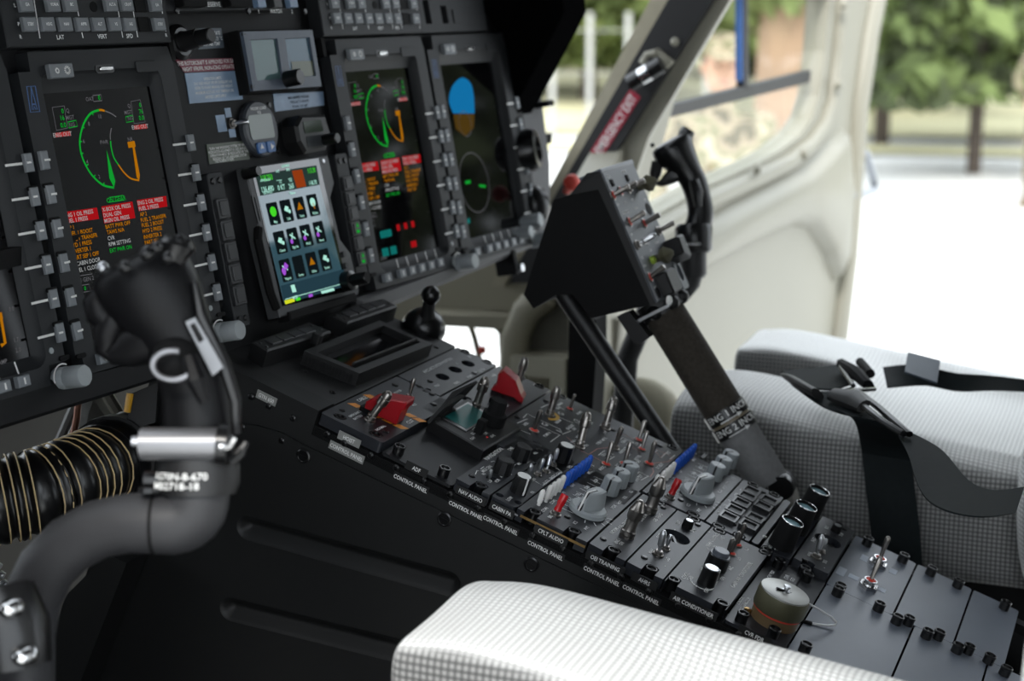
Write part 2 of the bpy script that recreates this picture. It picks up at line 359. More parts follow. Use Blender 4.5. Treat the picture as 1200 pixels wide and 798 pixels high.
X0, X1, X2, X3 = -11.0, 145.4, 149.8, 297.5
def cpan(label, F=FC, name='control_unit', cat='control panel', group=None, x=(X0, X1), y=(0, 10), z=0., th=11., m=FACE, near=(), far=(), holes=(), r=3, kind='faceplate', hfloor=-9):
    t = thing(name, label, cat, F, ((x[0] + x[1]) / 2, (y[0] + y[1]) / 2, z - th), group)
    o = rrect(x[0], x[1], y[0] + .6, y[1] - .6, r)
    # notches round the fasteners on raised plates
    b = B()
    if z > -5:
        hs = []
        for s, ys in ((0, near), (1, far)):
            for yy in ys:
                xc = x[0] + 11 if s == 0 and x[0] < 0 else (x[0] + 3.5 if s == 0 else x[1] - 3.5)
                hs.append(circ(xc, yy, 6.4, 14))
        ins = [h for h in hs if all(o_[0] > x[0] + .3 and o_[0] < x[1] - .3 and o_[1] > y[0] + .9 and o_[1] < y[1] - .9 for o_ in h)]
        if len(ins) != len(hs):                                  # cut an open notch with straight sides
            pts = []
            def edge(xx, ys, inward, dirn):
                out = []
                for yy in sorted(ys, reverse=dirn < 0):
                    hi = min(yy + 6.4, y[1] - 1.2); lo = max(yy - 6.4, y[0] + 1.2)
                    ss = [(xx, lo), (xx + inward * 9, lo), (xx + inward * 11.5, lo + 2.5), (xx + inward * 11.5, hi - 2.5), (xx + inward * 9, hi), (xx, hi)]
                    out += ss if dirn > 0 else ss[::-1]
                return out
            dn = 17.4 if x[0] < 0 else 9.5
            def edge2(xx, ys, inward, dirn, dep):
                out = []
                for yy in sorted(ys, reverse=dirn < 0):
                    hi = min(yy + 6.2, y[1] - 1.2); lo = max(yy - 6.2, y[0] + 1.2)
                    ss = [(xx, lo), (xx + inward * (dep - 3), lo), (xx + inward * dep, lo + 3), (xx + inward * dep, hi - 3), (xx + inward * (dep - 3), hi), (xx, hi)]
                    out += ss if dirn > 0 else ss[::-1]
                return out
            pts = [(x[0] + 1, y[0] + .6), (x[1] - 1, y[0] + .6)] + edge2(x[1], far, -1, 1, 9.5) + [(x[1] - 1, y[1] - .6), (x[0] + 1, y[1] - .6)] + edge2(x[0], near, 1, -1, dn)
            b.plate(pts, list(holes), z - th, z, floor=hfloor if holes else None)
        else:
            b.plate(o, ins + list(holes), z - th, z, floor=hfloor if holes else None)
    else: b.plate(o, list(holes), z - th, z, floor=hfloor if holes else None)
    part(kind, b, m, t, smooth=False)
    fz = 0 if z > -5 else 0
    fasteners(t, [(0 if x[0] < 0 else 152.4, yy) for yy in near] + [(142.9 if x[0] < 0 else 295.3, yy) for yy in far], fz)
    return t
def letters(t, items, m=TXT, z=.15):
    b = B()
    for it in items:
        st, h, x, y = it[:4]; b.text(st, h * 1.28, x, y, z, it[4] if len(it) > 4 else 'c', it[5] if len(it) > 5 else 0)
    return part('lettering', b, m, t, smooth=False)
def C(u, v, z=0): return cp(u, v, z)
U = .009525 * 1000
# --- front unit with the framed display
t = cpan('black front console plate carrying a deep framed display and two ribbed keypads', name='display_console_unit', cat='console unit', x=(X0, X3), y=(518.6, 640), z=0, near=(C(366, 473)[1], C(314, 449)[1], C(270, 428)[1]), far=(), m=BLK, kind='base_plate')
screws(t, [C(357, 435), C(390, 460), C(511, 407)], 0)
def block(pts, z0, z1, nk, nm):
    P = [cp(u, v, z1) for u, v in pts]; b = B().prism(P, z0, z1, 1.5); o = part('keypad', b, BLK, t, smooth=False)
    c = [V(p) for p in P]
    for i in range(nk):
        f0 = .14 + .72 * i / nk; f1 = .14 + .72 * (i + .86) / nk
        q = []
        for f, g in ((f0, .26), (f1, .26), (f1, .74), (f0, .74)):
            a = c[1].lerp(c[2], f); d = c[0].lerp(c[3], f); q.append(tuple(a.lerp(d, g)))
        part('key', B().prism(q, z1 - .2, z1 + 1.6, .6), KEYD, o, smooth=False)
    for f in (.05, .93):
        for g in (.3, .7):
            p = c[1].lerp(c[2], f).lerp(c[0].lerp(c[3], f), g); inst('screw', SCREW, o, M.Translation(V((p.x, p.y, z1)) - OFF[t.name]) @ M.Scale(.55, 4), True)
block(((295.7, 400), (313.5, 410.5), (388.8, 388), (361.6, 377)), 0, 18, 4, 'a')
block(((383.6, 367), (407.6, 378), (466.2, 358), (445, 348)), 0, 18, 4, 'b')
P = [cp(u, v, 14) for u, v in ((356.4, 411), (421.2, 437.5), (507, 403), (445, 375.5))]
cen = V((sum(p[0] for p in P) / 4, sum(p[1] for p in P) / 4))
b = B().plate(P, [inset(P, 9)], 0, 14, floor=6); dbx = part('display_frame', b, BLK, t, smooth=False)
b = B().quad(inset(P, 9.2), 6.3); part('screen', b, GLASSY, dbx, smooth=False)
b = B(); a_, b_ = V(P[0]), V(P[1])
for i in range(14):
    f = .08 + .86 * i / 14; p = a_.lerp(b_, f); q = a_.lerp(b_, f + .026); d = (q - p).normalized(); nn = V((d.y, -d.x))
    c0 = p + nn * .6; c1 = q + nn * .6; b.prism([tuple(p - nn), tuple(q - nn), tuple(c1), tuple(c0)], 2, 10)
part('vent_rib', b, BLKG, dbx, smooth=False)
b_, c_ = V(P[1]), V(P[2]); ins = [V(p) for p in inset(P, 12)]
part('hood_lip', B().prism([tuple(ins[1]), tuple(ins[2]), tuple(ins[2].lerp(ins[3], .07)), tuple(ins[1].lerp(ins[0], .07))], 6, 18, 1), BLK, dbx, smooth=False)
x, y = cp(370, 401, 14); part('thumb_post', B().rbox(x - 4, x + 4, y - 5, y + 5, 12, 24, 2, 1), BLK, dbx)
# ball lever
p0 = cp(497, 385, 4); p1 = cp(505, 346, 44)
lv = thing('ball_lever', 'black ball-topped lever standing at the far corner of the framed display', 'lever', FC, (p0[0], p0[1], 2))
part('stem', B().tube([(p0[0], p0[1], -2), (p0[0] + 1, p0[1], 14), ((p0[0] + p1[0]) / 2, (p0[1] + p1[1]) / 2, 26), (p1[0], p1[1], 42)], [9, 8, 6, 5.5], 10, 1.2), BLK, lv)
part('knob', B().ball((p1[0], p1[1], 44), 10.5, 16, 10), BLKG, lv)
x, y = cp(500, 392, 0); x -= 12; y -= 12
hd = thing('rounded_cover', 'black rounded cover behind the ball lever at the console edge', 'cover', FC, (x + 18, y + 30, 0))
part('shell', B().ball((x + 24, y + 22, 2), 24, 20, 12, (1, 1, .9)), BLKG, hd)
# --- hoist panel
t = cpan('hoist panel with red guard over orange and black striped cable cut switch', y=(451.8, 518), near=(C(440, 509)[1], C(396.3, 489.4)[1]), far=(), x=(X0, 147))
OR = AMBER
def hz(p, q, wd, n):                                             # hazard stripe band of separate orange bars
    a, c = V(cp(*p)), V(cp(*q)); d = (c - a); L = d.length; d.normalize(); nn = V((-d.y, d.x)) * wd / 2; b = B()
    for i in range(n):
        s0 = L * i / n; s1 = L * (i + .82) / n; sk = wd * .5
        b.quad([tuple(a + d * (s0 + sk) + nn), tuple(a + d * s0 - nn), tuple(a + d * (s1) - nn), tuple(a + d * (s1 + sk) + nn)], .25)
    return b
st = part('hazard_stripe', hz((409, 471.5), (475, 503), 8.5, 5), OR, t, smooth=False)
part('hazard_stripe', hz((427, 461.5), (496, 494.5), 8.5, 6), OR, t, smooth=False)
letters(t, [('CABLE', 3.3, *C(424, 467.5)), ('CUT', 3.3, *C(480.5, 494)), ('EMERGENCY', 2.2, *C(416, 485)), ('BATTERY', 2.2, *C(419.5, 489)), ('NORMAL', 2.4, *C(446, 501.5)), ('POWER', 2.2, *C(466, 459)), ('OFF', 2.4, *C(486, 474.5))])
x, y = C(433, 493); toggle(t, x, y, 0, (.12, -.28, 1), LEVB, k=1.1)
x, y = C(479, 466); toggle(t, x, y, 0, (.15, .1, 1), LEV, k=.8)
# red flip guard, near one
def guard(t, base, top, wd, z=0, rev=False, name='switch_guard'):
    a, c = V(base), V(top); d = (c - a).normalized(); nn = V((-d.y, d.x)); L = (c - a).length
    prof = [(0, 2), (0, 10), (L * .12, 15), (L * .45, 21), (L * .97, 26), (L, 24), (L, 18.5), (L * .93, 16), (L * .90, 1)] if not rev else [(0, 2), (4, 10), (2, 20), (5, 25), (L * .16, 26), (L * .62, 20), (L * .9, 8), (L, 5), (L, .5), (L * .86, .5), (L * .72, 3), (L * .35, 2)]
    T = M(((d.x, 0, -nn.x * 1.0, a.x), (d.y, 0, -nn.y * 1.0, a.y), (0, 1, 0, z), (0, 0, 0, 1)))
    b = B().prism(prof, -wd / 2, wd / 2, 1.2, T)
    g = part(name, b, RED, t, smooth=False)
    return g
g = guard(t, C(430, 479), C(472, 498), 20)
b = B(); x, y = C(434, 483); b.rbox(x - 7, x + 6, y - 4, y + 9, 0, 4, 1); part('guard_hinge', b, BLKM, t, smooth=False)
screws(t, [C(401, 481), C(452, 506), C(463, 451.5), C(483, 448.5), C(504, 447)], 0)
# --- actuator position panel (far column)
def oval(p, r): return circ(*C(*p), r, 18)
ho = [circ(*C(518.5, 441.5), 9, 18, 7), circ(*C(533.5, 433), 9, 18, 7), circ(*C(548.5, 426), 9, 18, 7), circ(*C(500, 457.5), 7, 14, 4)]
t = cpan('actuator position panel with three round slotted gauges beside the hoist panel', x=(148.2, X3), y=(469, 518), far=(480, 507), holes=ho, hfloor=-8)
part('gauge_bar', B().box(-20, 20, -.6, .6, 0, .5, 0, M.Translation(V((*C(518.5, 441.5), -8)))), TXT, t)
letters(t, [('AVCS ACTUATOR POSITION', 3.0, *C(513, 428)), ('STBD', 2.2, *C(512, 452)), ('REAR', 2.6, *C(535, 448.5)), ('PORT', 2.6, *C(551, 441)), ('WATCH', 2.6, *C(564, 434)), ('1', 2.4, *C(535.5, 426)), ('2', 2.4, *C(550, 418))])
screws(t, [C(491, 452.5), C(556, 437.5), C(506, 462)], 0)
# --- guarded panel (far column)
t = cpan('dark switch panel with an angled red guard at its far end', x=(100, X3), y=(404.5, 467.8), far=(417, 440), holes=[circ(*C(547, 467.5), 6.5, 16, 5)])
x, y = C(557, 479); toggle(t, x, y, 0, (0, .0, 1), LEVB, k=1.12)
g = guard(t, C(576, 456), C(613, 470), 19, rev=True)
b = B(); x, y = C(581, 470.5); b.rbox(x - 9, x + 9, y - 4, y + 5, 0, 5, 2, 1); part('guard_hinge', b, BLKM, t, smooth=False)
x, y = C(606.5, 452); toggle(t, x, y, 0, (.1, .1, 1), LEVB)
letters(t, [('AUX', 2.6, *C(530, 469)), ('ON', 2.6, *C(546, 484)), ('TEST', 2.6, *C(555, 481 - 1)), ('OPEN', 2.8, *C(592.5, 476)), ('FLOAT', 2.6, *C(568, 444)), ('ARM', 2.6, *C(578, 440)), ('SAFE', 2.6, *C(554.5, 480))])
b = B(); p = [C(526, 482.5 - 8), C(548, 484)]; b.strip([C(525, 480), C(540, 486)], 1, .2); part('print_line', b, TXT, t, smooth=False)
screws(t, [C(508, 474), C(587, 467 + 24)], 0)
# --- ADF blank plate
t = cpan('wide blank black plate between the hoist panel and the audio panels', name='blank_plate', cat='blank panel', y=(378.5, 451.2), x=(X0, X1), z=-8, th=3, m=FACE2, near=(440.0, 393.4), kind='plate')
# small display with hinged cover
Pq = [cp(u, v, 4) for u, v in ((503.8, 490.5), (566.6, 527.5), (611, 500.5), (548, 466))]
ctr = V((sum(p[0] for p in Pq) / 4, sum(p[1] for p in Pq) / 4, -10))
t = thing('display_unit', 'small boxed display with teal screen, control knob and open black flip cover', 'display', FC, ctr)
part('case', B().prism(Pq, -10, 4, 1.2), BLK, t, smooth=False)
a, b_, c_, d_ = [V(p) for p in Pq]
def ip(f, g): return tuple(a.lerp(b_, f).lerp(d_.lerp(c_, f), g))
part('screen_border', B().prism([ip(.08, .16), ip(.56, .16), ip(.56, .88), ip(.08, .88)], 4, 5.0, .5), BLKG, t, smooth=False)
TEALS = mat('teal_glass', (.006, .10, .095), .35, spec=.12, var=.1)
part('screen', B().prism([ip(.12, .22), ip(.52, .22), ip(.52, .82), ip(.12, .82)], 4.8, 5.3), TEALS, t, smooth=False)
x, y = cp(577, 494, 6)
kb = part('knob', B().lathe([(12, 4), (12, 15), (9, 16), (8.6, 17), (8.2, 28), (7.6, 29), (.01, 29)], 18, M.Translation(V((x, y, 0))), .5), BLKM, t)
x2, y2 = cp(561, 507, 4); part('bracket', B().rbox(x2 - 5, x2 + 5, y2 - 4, y2 + 4, 4, 18, 1.5, 1), BLKM, t)
letters(t, [('DIM', 2.4, *cp(554, 501.5, 4)), ('SEL', 2.4, *cp(554, 508, 4)), ('DAY', 2.4, *cp(554, 513.5, 4)), ('CLR', 2.2, *cp(569, 508, 4)), ('SAVE', 2.2, *cp(577, 511, 4))], WHITE, 4.15)
x, y = cp(571, 512.5, 4); part('indicator', B().lathe([(1.3, 4), (1.0, 5), (.01, 5.2)], 8, M.Translation(V((x, y, 0)))), REDL, t)
h0 = cp(500, 494, 5); h1 = cp(528, 474, 5)
e0 = V((*h0, 5)); e1 = V((*h1, 5)); ed = (e1 - e0).normalized(); vd = (wp(556, 450, 1.555) - wp(528, 475, 1.53)); vd = V((.80, -.1, .60)).normalized()
Fi = FC.inverted()
tip1 = Fi @ (wp(558, 446, 1.60) / 1000) * 1000; tip0 = Fi @ (wp(530, 459, 1.575) / 1000) * 1000
n = (e1 - e0).cross(tip1 - e0).normalized() * 3
b = B().rings([[e0, e1, e1 + n, e0 + n], [e0.lerp(tip0, .5) + n * .3, e1.lerp(tip1, .5) + n * .3, e1.lerp(tip1, .5) + n * 1.3, e0.lerp(tip0, .5) + n * 1.3], [tip0, tip1, tip1 + n * .8, tip0 + n * .8]])
part('flip_cover', b, BLK, t, smooth=False)
x, y = cp(567, 490, 5); part('clip', B().rbox(x - 6, x + 6, y - 1.5, y + 1.5, 4, 6, .5), ALU, t)
# --- big electrical panel (far column)
t = cpan('wide electrical panel with ringed toggle switches and white and pink flow lines', x=(99.0, X3), y=(250.6, 403.6), far=(262, 391))
b = B()
def ln(pts, wd=.9): b.strip([C(*p) for p in pts], wd, .2)
ln([(633.5, 478), (645, 473), (661, 480)]); ln([(613, 490), (617.5, 485), (628, 490), (656, 503), (659, 509), (669, 505)]); ln([(606, 496), (618, 491)]); ln([(645, 518), (656, 510), (632, 499)]); ln([(655, 489), (672, 496)])
ln([(601, 500), (612, 505), (622, 509)]); ln([(672, 493), (684, 500)], .7)
ln([(724, 517), (729.5, 513), (743, 519)]); ln([(735, 522), (743, 518)]); ln([(701.5, 533.5), (708.5, 528), (719, 533)]); ln([(711, 541), (720, 535)]); ln([(777, 533), (783, 528.5), (775, 536.5)])
ln([(744, 558), (749, 553), (759, 558)]); ln([(751, 563), (760, 558)]); ln([(785, 538), (791, 533.5)])
part('flow_line', b, WHITE, t, smooth=False)
b = B()
ln([(664, 512), (672, 519), (678, 526)]); ln([(680, 528), (691, 533), (706, 541)], .9); ln([(691, 532), (700, 526), (714, 524.5)]); ln([(722, 510), (726, 507), (741, 514), (757, 521)]); ln([(765, 525), (774, 536.5), (780, 530.5)]); ln([(762, 523), (790, 537)], .6); ln([(766, 543), (783, 541), (788, 537.5)]); ln([(764, 548), (766, 553), (762, 559)]); ln([(740, 524), (751, 530)], .6)
part('flow_line', b, PINK, t, smooth=False)
x, y = C(643.5, 486.5); part('yellow_marking', B().strip([(x + 11 * math.cos(a_), y + 9 * math.sin(a_)) for a_ in [math.radians(q) for q in range(200, 375, 12)]], 4.2, .2), YEL, t, smooth=False)
letters(t, [('VLV', 2.6, *C(634, 485)), ('ENG', 2.6, *C(654, 478)), ('MAIN', 2.6, *C(656, 473.5)), ('XFER', 2.6, *C(616, 497)), ('PUMP A', 2.6, *C(641, 509)), ('PRIME', 2.6, *C(679, 484)), ('1', 5.2, *C(655, 505.5), 'c', 0), ('2', 5.2, *C(676, 493)), ('G', 5, *C(638, 497.5)), ('G', 5, *C(657, 485)), ('NORM', 2.6, *C(654, 494)), ('ENGINE', 2.8, *C(668, 500.5)), ('OFF', 2.6, *C(673, 503)), ('MAX', 2.4, *C(677, 511.5)), ('IDLE', 2.4, *C(687, 522)),
    ('BAT MSTR', 2.6, *C(706, 516)), ('OFF', 2.6, *C(701, 519.5)), ('ON', 2.6, *C(709, 507)), ('GEN 1', 2.6, *C(731, 517)), ('NORM', 2.6, *C(738, 519.5)), ('OFF', 2.6, *C(746, 520)), ('GEN 2', 2.6, *C(708, 532.5)), ('NORM', 2.4, *C(713, 536)), ('AVIONICS', 2.6, *C(730, 528)), ('DC RECP', 2.6, *C(773, 546)), ('EPU', 2.6, *C(783, 531)), ('AC BUS', 2.6, *C(766, 529.5)), ('MSTR', 2.6, *C(752, 523)), ('GRD', 2.6, *C(748, 541)), ('BUS TIE', 2.6, *C(747, 536.5)), ('EXT', 2.6, *C(724, 545)), ('INV', 2.4, *C(737, 533)), ('ENG TEST', 2.6, *C(748, 560)), ('ON', 2.3, *C(693, 496)), ('ENG 1', 2.4, *C(672, 517))], TXT, .2)
for (u, v), d, lv_, rd, k in (((644, 486.5), (.12, .1, 1), LEVB, 0, 1.0), ((625.5, 505), (-.05, 0, 1), LEV, 1, .95), ((667.5, 479.5), (-.05, 0, 1), LEV, 1, .72), ((681.5, 508), (.12, .05, 1), LEV, 0, .85), ((678.5, 524), (.3, .18, 1), LEVB, 0, 1.15), ((709, 502), (.3, .15, 1), LEVB, 0, 1.1), ((720, 525.5), (0, .02, 1), LEV, 0, .98),
    ((748.5, 516), (.25, .1, 1), LEV, 1, .88), ((752, 527), (.25, .12, 1), LEV, 1, .8), ((760.5, 544), (.02, .1, 1), LEV, 1, 1.0), ((710, 544.5), (.25, .15, 1), LEV, 1, .95), ((731, 544.5), (.22, .12, 1), LEV, 1, .95)):
    x, y = C(u, v); toggle(t, x, y, 0, d, lv_, bool(rd), k)
screws(t, [C(606, 489), C(773, 522.5), C(640, 470), C(718, 504)], 0)
# --- nav audio panel
def knob(t, x, y, z, r, h, m, n=18, flute=.5, cap=None, line=None, lm=WHITE, name='knob', taper=.94):
    k = part(name, B().lathe([(r, z), (r * taper, z + h - .8), (r * taper - .8, z + h), (.01, z + h)], n, M.Translation(V((x, y, 0))), flute), m, t)
    if cap: part('cap', B().lathe([(r * taper - 1.4, z + h - .2), (r * taper - 1.4, z + h + .35), (.01, z + h + .35)], 16, M.Translation(V((x, y, 0)))), cap, k)
    if line is not None:
        T = M.Translation(V((x, y, 0))) @ M.Rotation(line, 4, 'Z')
        b = B().box(r * .0 if not cap else r * .55, r * taper - .3, -.7, .7, z + h, z + h + .5, 0, T)
        b.rings([[T @ V((r + .15, -.8, z + 1)), T @ V((r + .15, .8, z + 1)), T @ V((r - .6, .8, z + 1)), T @ V((r - .6, -.8, z + 1))], [T @ V((r * taper + .15, -.8, z + h + .3)), T @ V((r * taper + .15, .8, z + h + .3)), T @ V((r * taper - .6, .8, z + h + .3)), T @ V((r * taper - .6, -.8, z + h + .3))]])
        part('pointer_line', b, lm, k, smooth=False)
    return k
t = cpan('navigation audio panel with two fluted black knobs and a thin toggle', y=(343, 377.8), near=(357,), far=(360,), holes=[circ(*C(576, 561), 5.2, 14)])
b = B(); b.strip([C(557, 556), C(559, 551.5), C(561, 552)], .8, .2); b.strip([C(563, 550), C(567, 547)], .8, .2); b.strip([C(575, 541.5), C(579, 540.5), C(582, 543)], .8, .2); part('print_line', b, WHITE, t, smooth=False)
letters(t, [('NAVIGATION', 3.6, *C(578.5, 532)), ('MKR SEN', 2.8, *C(570, 549.5)), ('DME', 2.8, *C(598.5, 526)), ('HI', 2.5, *C(566.5, 555.5)), ('LO', 2.5, *C(574, 564)), ('VOR', 2.5, *C(582.5, 563.5)), ('ADF', 2.5, *C(588.5, 558)), ('V2', 2.5, *C(597, 556)), ('TAC', 2.5, *C(601, 545)), ('MKR', 2.5, *C(609, 543)), ('OFF', 2.5, *C(618, 541)), ('ALL', 2.5, *C(627, 531))], WHITE, .2)
x, y = C(587.5, 554); knob(t, x, y, 0, 8.6, 14, BLK, 20, .6)
x, y = C(609, 538); knob(t, x, y, 0, 8.6, 14, BLK, 20, .6)
x, y = C(573.5, 560); toggle(t, x, y, -5, (-.05, .05, 1), LEVW, k=.75)
screws(t, [C(553, 558), C(632, 527.5)], 0)
# --- cabin PA panel
t = cpan('narrow cabin address panel with two black knobs striped in white', y=(317.2, 342.4), holes=[circ(*C(585.5, 580), 4, 12), circ(*C(607.5, 589), 4, 12)])
x, y = C(607.5, 576.5); knob(t, x, y, 0, 8.2, 16.5, BLKG, 20, .4, cap=WHITE, line=math.radians(232))
x, y = C(658, 542 - 2.5); knob(t, x, y, 0, 8.2, 16.5, BLKG, 20, .4, cap=WHITE, line=math.radians(310))
for (u, v), d in (((618, 563), (-.05, .1, 1)), ((630, 556.5), (0, 0, 1)), ((640, 553), (.3, .15, 1)), ((648, 545), (.1, .1, 1))):
    x, y = C(u, v); toggle(t, x, y, 0, d, LEVS, k=.72)
b = B(); b.strip([C(627, 564), C(636, 569), C(658, 553), C(651, 548)], .8, .2); part('print_line', b, WHITE, t, smooth=False)
letters(t, [('LOW', 2.6, *C(597, 584.5)), ('PA', 2.6, *C(624, 577)), ('ON', 2.5, *C(625, 562)), ('AUTO', 2.6, *C(640, 565)), ('EMERG', 2.6, *C(648, 559)), ('CALL', 2.6, *C(655, 554.5)), ('VOL', 2.6, *C(668, 547))], WHITE, .2)
# --- audio panels (two of a kind)
def audio(label, x, y0, y1, near, far, px, grp='audio control panels'):
    """px maps the nearer panel's picture points into this one"""
    t = cpan(label, x=x, y=(y0, y1), near=near, far=far, group=grp)
    dx = x[0] - X0; dy = y0 - 248
    def D(u, v): a, c = C(u, v); return a + dx + px, c + dy
    sel = [D(631, 592)] + [D(*V((639.5, 588)).lerp(V((655, 576)), i / 3)) for i in range(4)]
    for i, p in enumerate(sel):
        d = (-.02, .02, 1) if i == 0 else (.22, .08, 1)
        k = part('push_cap', B().lathe([(1.7, -.5), (1.7, 2.4), (2.3, 3), (2.6, 11), (2.3, 14.2), (1.3, 15.6), (.01, 16)], 12, axis((*p, 0), d)), WCAP, t, label='white selector cap')
    for i in range(7):
        p = D(*V((661, 571.5)).lerp(V((687, 551.5)), i / 6))
        part('push_cap', B().lathe([(1.8, -.5), (1.9, 2.4), (2.4, 3), (2.8, 11), (2.5, 14.2), (1.4, 15.6), (.01, 16)], 12, axis((*p, 0), (.22, .08, 1))), BLUE, t, label='blue selector cap')
    p = D(650.5, 603); T_ = axis((*p, 0), (.33, -.05, 1))
    nut = inst('toggle_switch', NUT, t, M.Translation(V((*p, 0))))
    rl = part('red_lever', B().lathe([(2.2, 2), (3.4, 4), (2.9, 9), (3.6, 11), (3.6, 19), (3.3, 19.8), (.01, 19.8)], 14, T_), REDL, t, label='red cylindrical lever')
    # big rotary switch
    p = D(688, 600); pa = V(D(674, 601.5)) - V(D(689, 597)); pa = math.atan2(pa.y, pa.x); T = M.Translation(V((*p, 0))) @ M.Rotation(pa, 4, 'Z')
    k = part('rotary_knob', B().lathe([(17.5, .5), (17.5, 4), (15.8, 6), (.01, 6)], 26, T), GREY, t)
    wing = [(-15.5, -7), (-15.5, 7), (-6, 9.5), (6, 8), (15.5, 4), (15.5, -4), (6, -8), (-6, -9.5)]
    part('grip', B().rings([[T @ V((x_, y_, 5)) for x_, y_ in wing], [T @ V((x_ * .95, y_ * .8, 14)) for x_, y_ in wing], [T @ V((x_ * (.78 if x_ > 0 else .88), y_ * .62, 21)) for x_, y_ in wing], [T @ V((x_ * .66, y_ * .45, 22)) for x_, y_ in wing]]), GREY, k, ang=.5)
    b = B()
    for w_, z_, mm in ((4.2, 0, None),):
        b.rings([[T @ V((16.8, -1.9, 5)), T @ V((16.8, 1.9, 5)), T @ V((12.4, 1.9, 21.4)), T @ V((12.4, -1.9, 21.4))], [T @ V((15.8, -1.9, 5)), T @ V((15.8, 1.9, 5)), T @ V((11.4, 1.9, 21.8)), T @ V((11.4, -1.9, 21.8))]])
        b.box(-2, 12, -1.9, 1.9, 21.5, 22.3, 0, T)
    part('groove', b, BLKG, k, smooth=False)
    b = B().rings([[T @ V((17.3, -.8, 5)), T @ V((17.3, .8, 5)), T @ V((12.9, .8, 21.6)), T @ V((12.9, -.8, 21.6))], [T @ V((16, -.8, 5)), T @ V((16, .8, 5)), T @ V((11.6, .8, 21.9)), T @ V((11.6, -.8, 21.9))]]).box(-.5, 12.6, -.8, .8, 22, 22.8, 0, T)
    part('pointer_line', b, WHITE, k, smooth=False)
    b = B()
    for i in range(5):
        a0 = math.radians(195 + i * 24); q = V(p); b.strip([(q.x + 19 * math.cos(a0), q.y + 19 * math.sin(a0)), (q.x + 25 * math.cos(a0), q.y + 25 * math.sin(a0))], .8, .2)
    for i in range(11):
        s_ = D(*V((648, 591)).lerp(V((690, 556)), i / 10)); q = (s_[0] + 1, s_[1] - 5); b.strip([q, (q[0] + .5, q[1] - (10 if i % 2 else 15))], .6, .2)
    b.strip([D(634, 588), D(637, 585.5)], .8, .2); b.strip([D(636, 581), D(647, 571.5)], .9, .2); b.strip([D(657.5, 562.5), D(678.5, 546.5), D(681, 548)], .9, .2)
    part('print_line', b, TXT, t, smooth=False)
    letters(t, [('RX', 2.6, *D(652, 566.5)), ('COM1', 2.5, *D(638, 597)), ('COM2', 2.4, *D(648, 588)), ('V1', 2.3, *D(660, 577.5)), ('NAV', 2.3, *D(671, 569)), ('MKR', 2.5, *D(691, 553.5)), ('ADF', 2.6, *D(698, 563.5)), ('DME', 2.6, *D(688, 571)), ('TEL', 2.6, *D(677.5, 579.5)), ('PA', 2.4, *D(669, 586)), ('ICS', 2.6, *D(674, 612.5)), ('PVT', 2.6, *D(687.5, 619)), ('BKUP', 2.6, *D(646, 604.5)), ('VOX', 2.8, *D(719, 594)), ('HOT', 2.4, *D(726, 589)), ('VOL', 2.4, *D(732, 583)), ('SQ', 2.4, *D(739, 576.5)), ('AUDIO 1', 2.6, *D(706, 548)), ('2', 2.6, *D(694, 545.5))], TXT, .2)
    for (u, v), a in (((713, 577), 230), ((723.5, 568), 215), ((734, 560), 200)):
        q = D(u, v); T = M.Translation(V((*q, 0)))
        k = knob(t, q[0], q[1], 0, 9.2, 15.5, GREY, 22, .55, taper=.9)
        T = T @ M.Rotation(pa + math.radians(a - 215), 4, 'Z')
        b = B().box(-1, 8.2, -.9, .9, 15.5, 16, 0, T)
        b.rings([[T @ V((9.5, -.9, 2)), T @ V((9.5, .9, 2)), T @ V((8.6, .9, 2)), T @ V((8.6, -.9, 2))], [T @ V((8.6, -.9, 15.8)), T @ V((8.6, .9, 15.8)), T @ V((7.6, .9, 15.8)), T @ V((7.6, -.9, 15.8))]])
        part('pointer_line', b, BLKG, k, smooth=False)
    screws(t, [D(665, 606)], 0)
    return t
audio('near audio panel with white and blue selector caps, lettered below as copilot audio', (X0, X1), 248, 316.6, (303, 264.8), (303, 264.8), 0)
audio('far audio panel with white and blue selector caps beside the grey seat', (149.8, X3), 184.6, 249.8, (238, 197), (245, 203), -9)
# --- OEI training panel
t = cpan('training panel with two large bare metal locking toggles', y=(211.6, 247), near=(226.7,), far=(229,))
for u, v in ((734.5, 628), (760.5, 599)): x, y = C(u, v); toggle(t, x, y, 0, (.06, 0, 1), LEVT, k=1.3)
letters(t, [('OEI TRAINING', 3.2, *C(733.5, 612)), ('NORM', 3, *C(719.5, 622)), ('OFF', 2.6, *C(741, 624)), ('ENG 1', 2.6, *C(723.5, 634)), ('ON', 2.6, *C(728, 637)), ('ENG 2', 2.6, *C(752.5, 608)), ('OEI TRNG', 2.8, *C(770.5, 606.5)), ('SIM', 2.4, *C(756, 604))], WHITE, .2)
screws(t, [C(707, 632), C(777, 595)], 0)
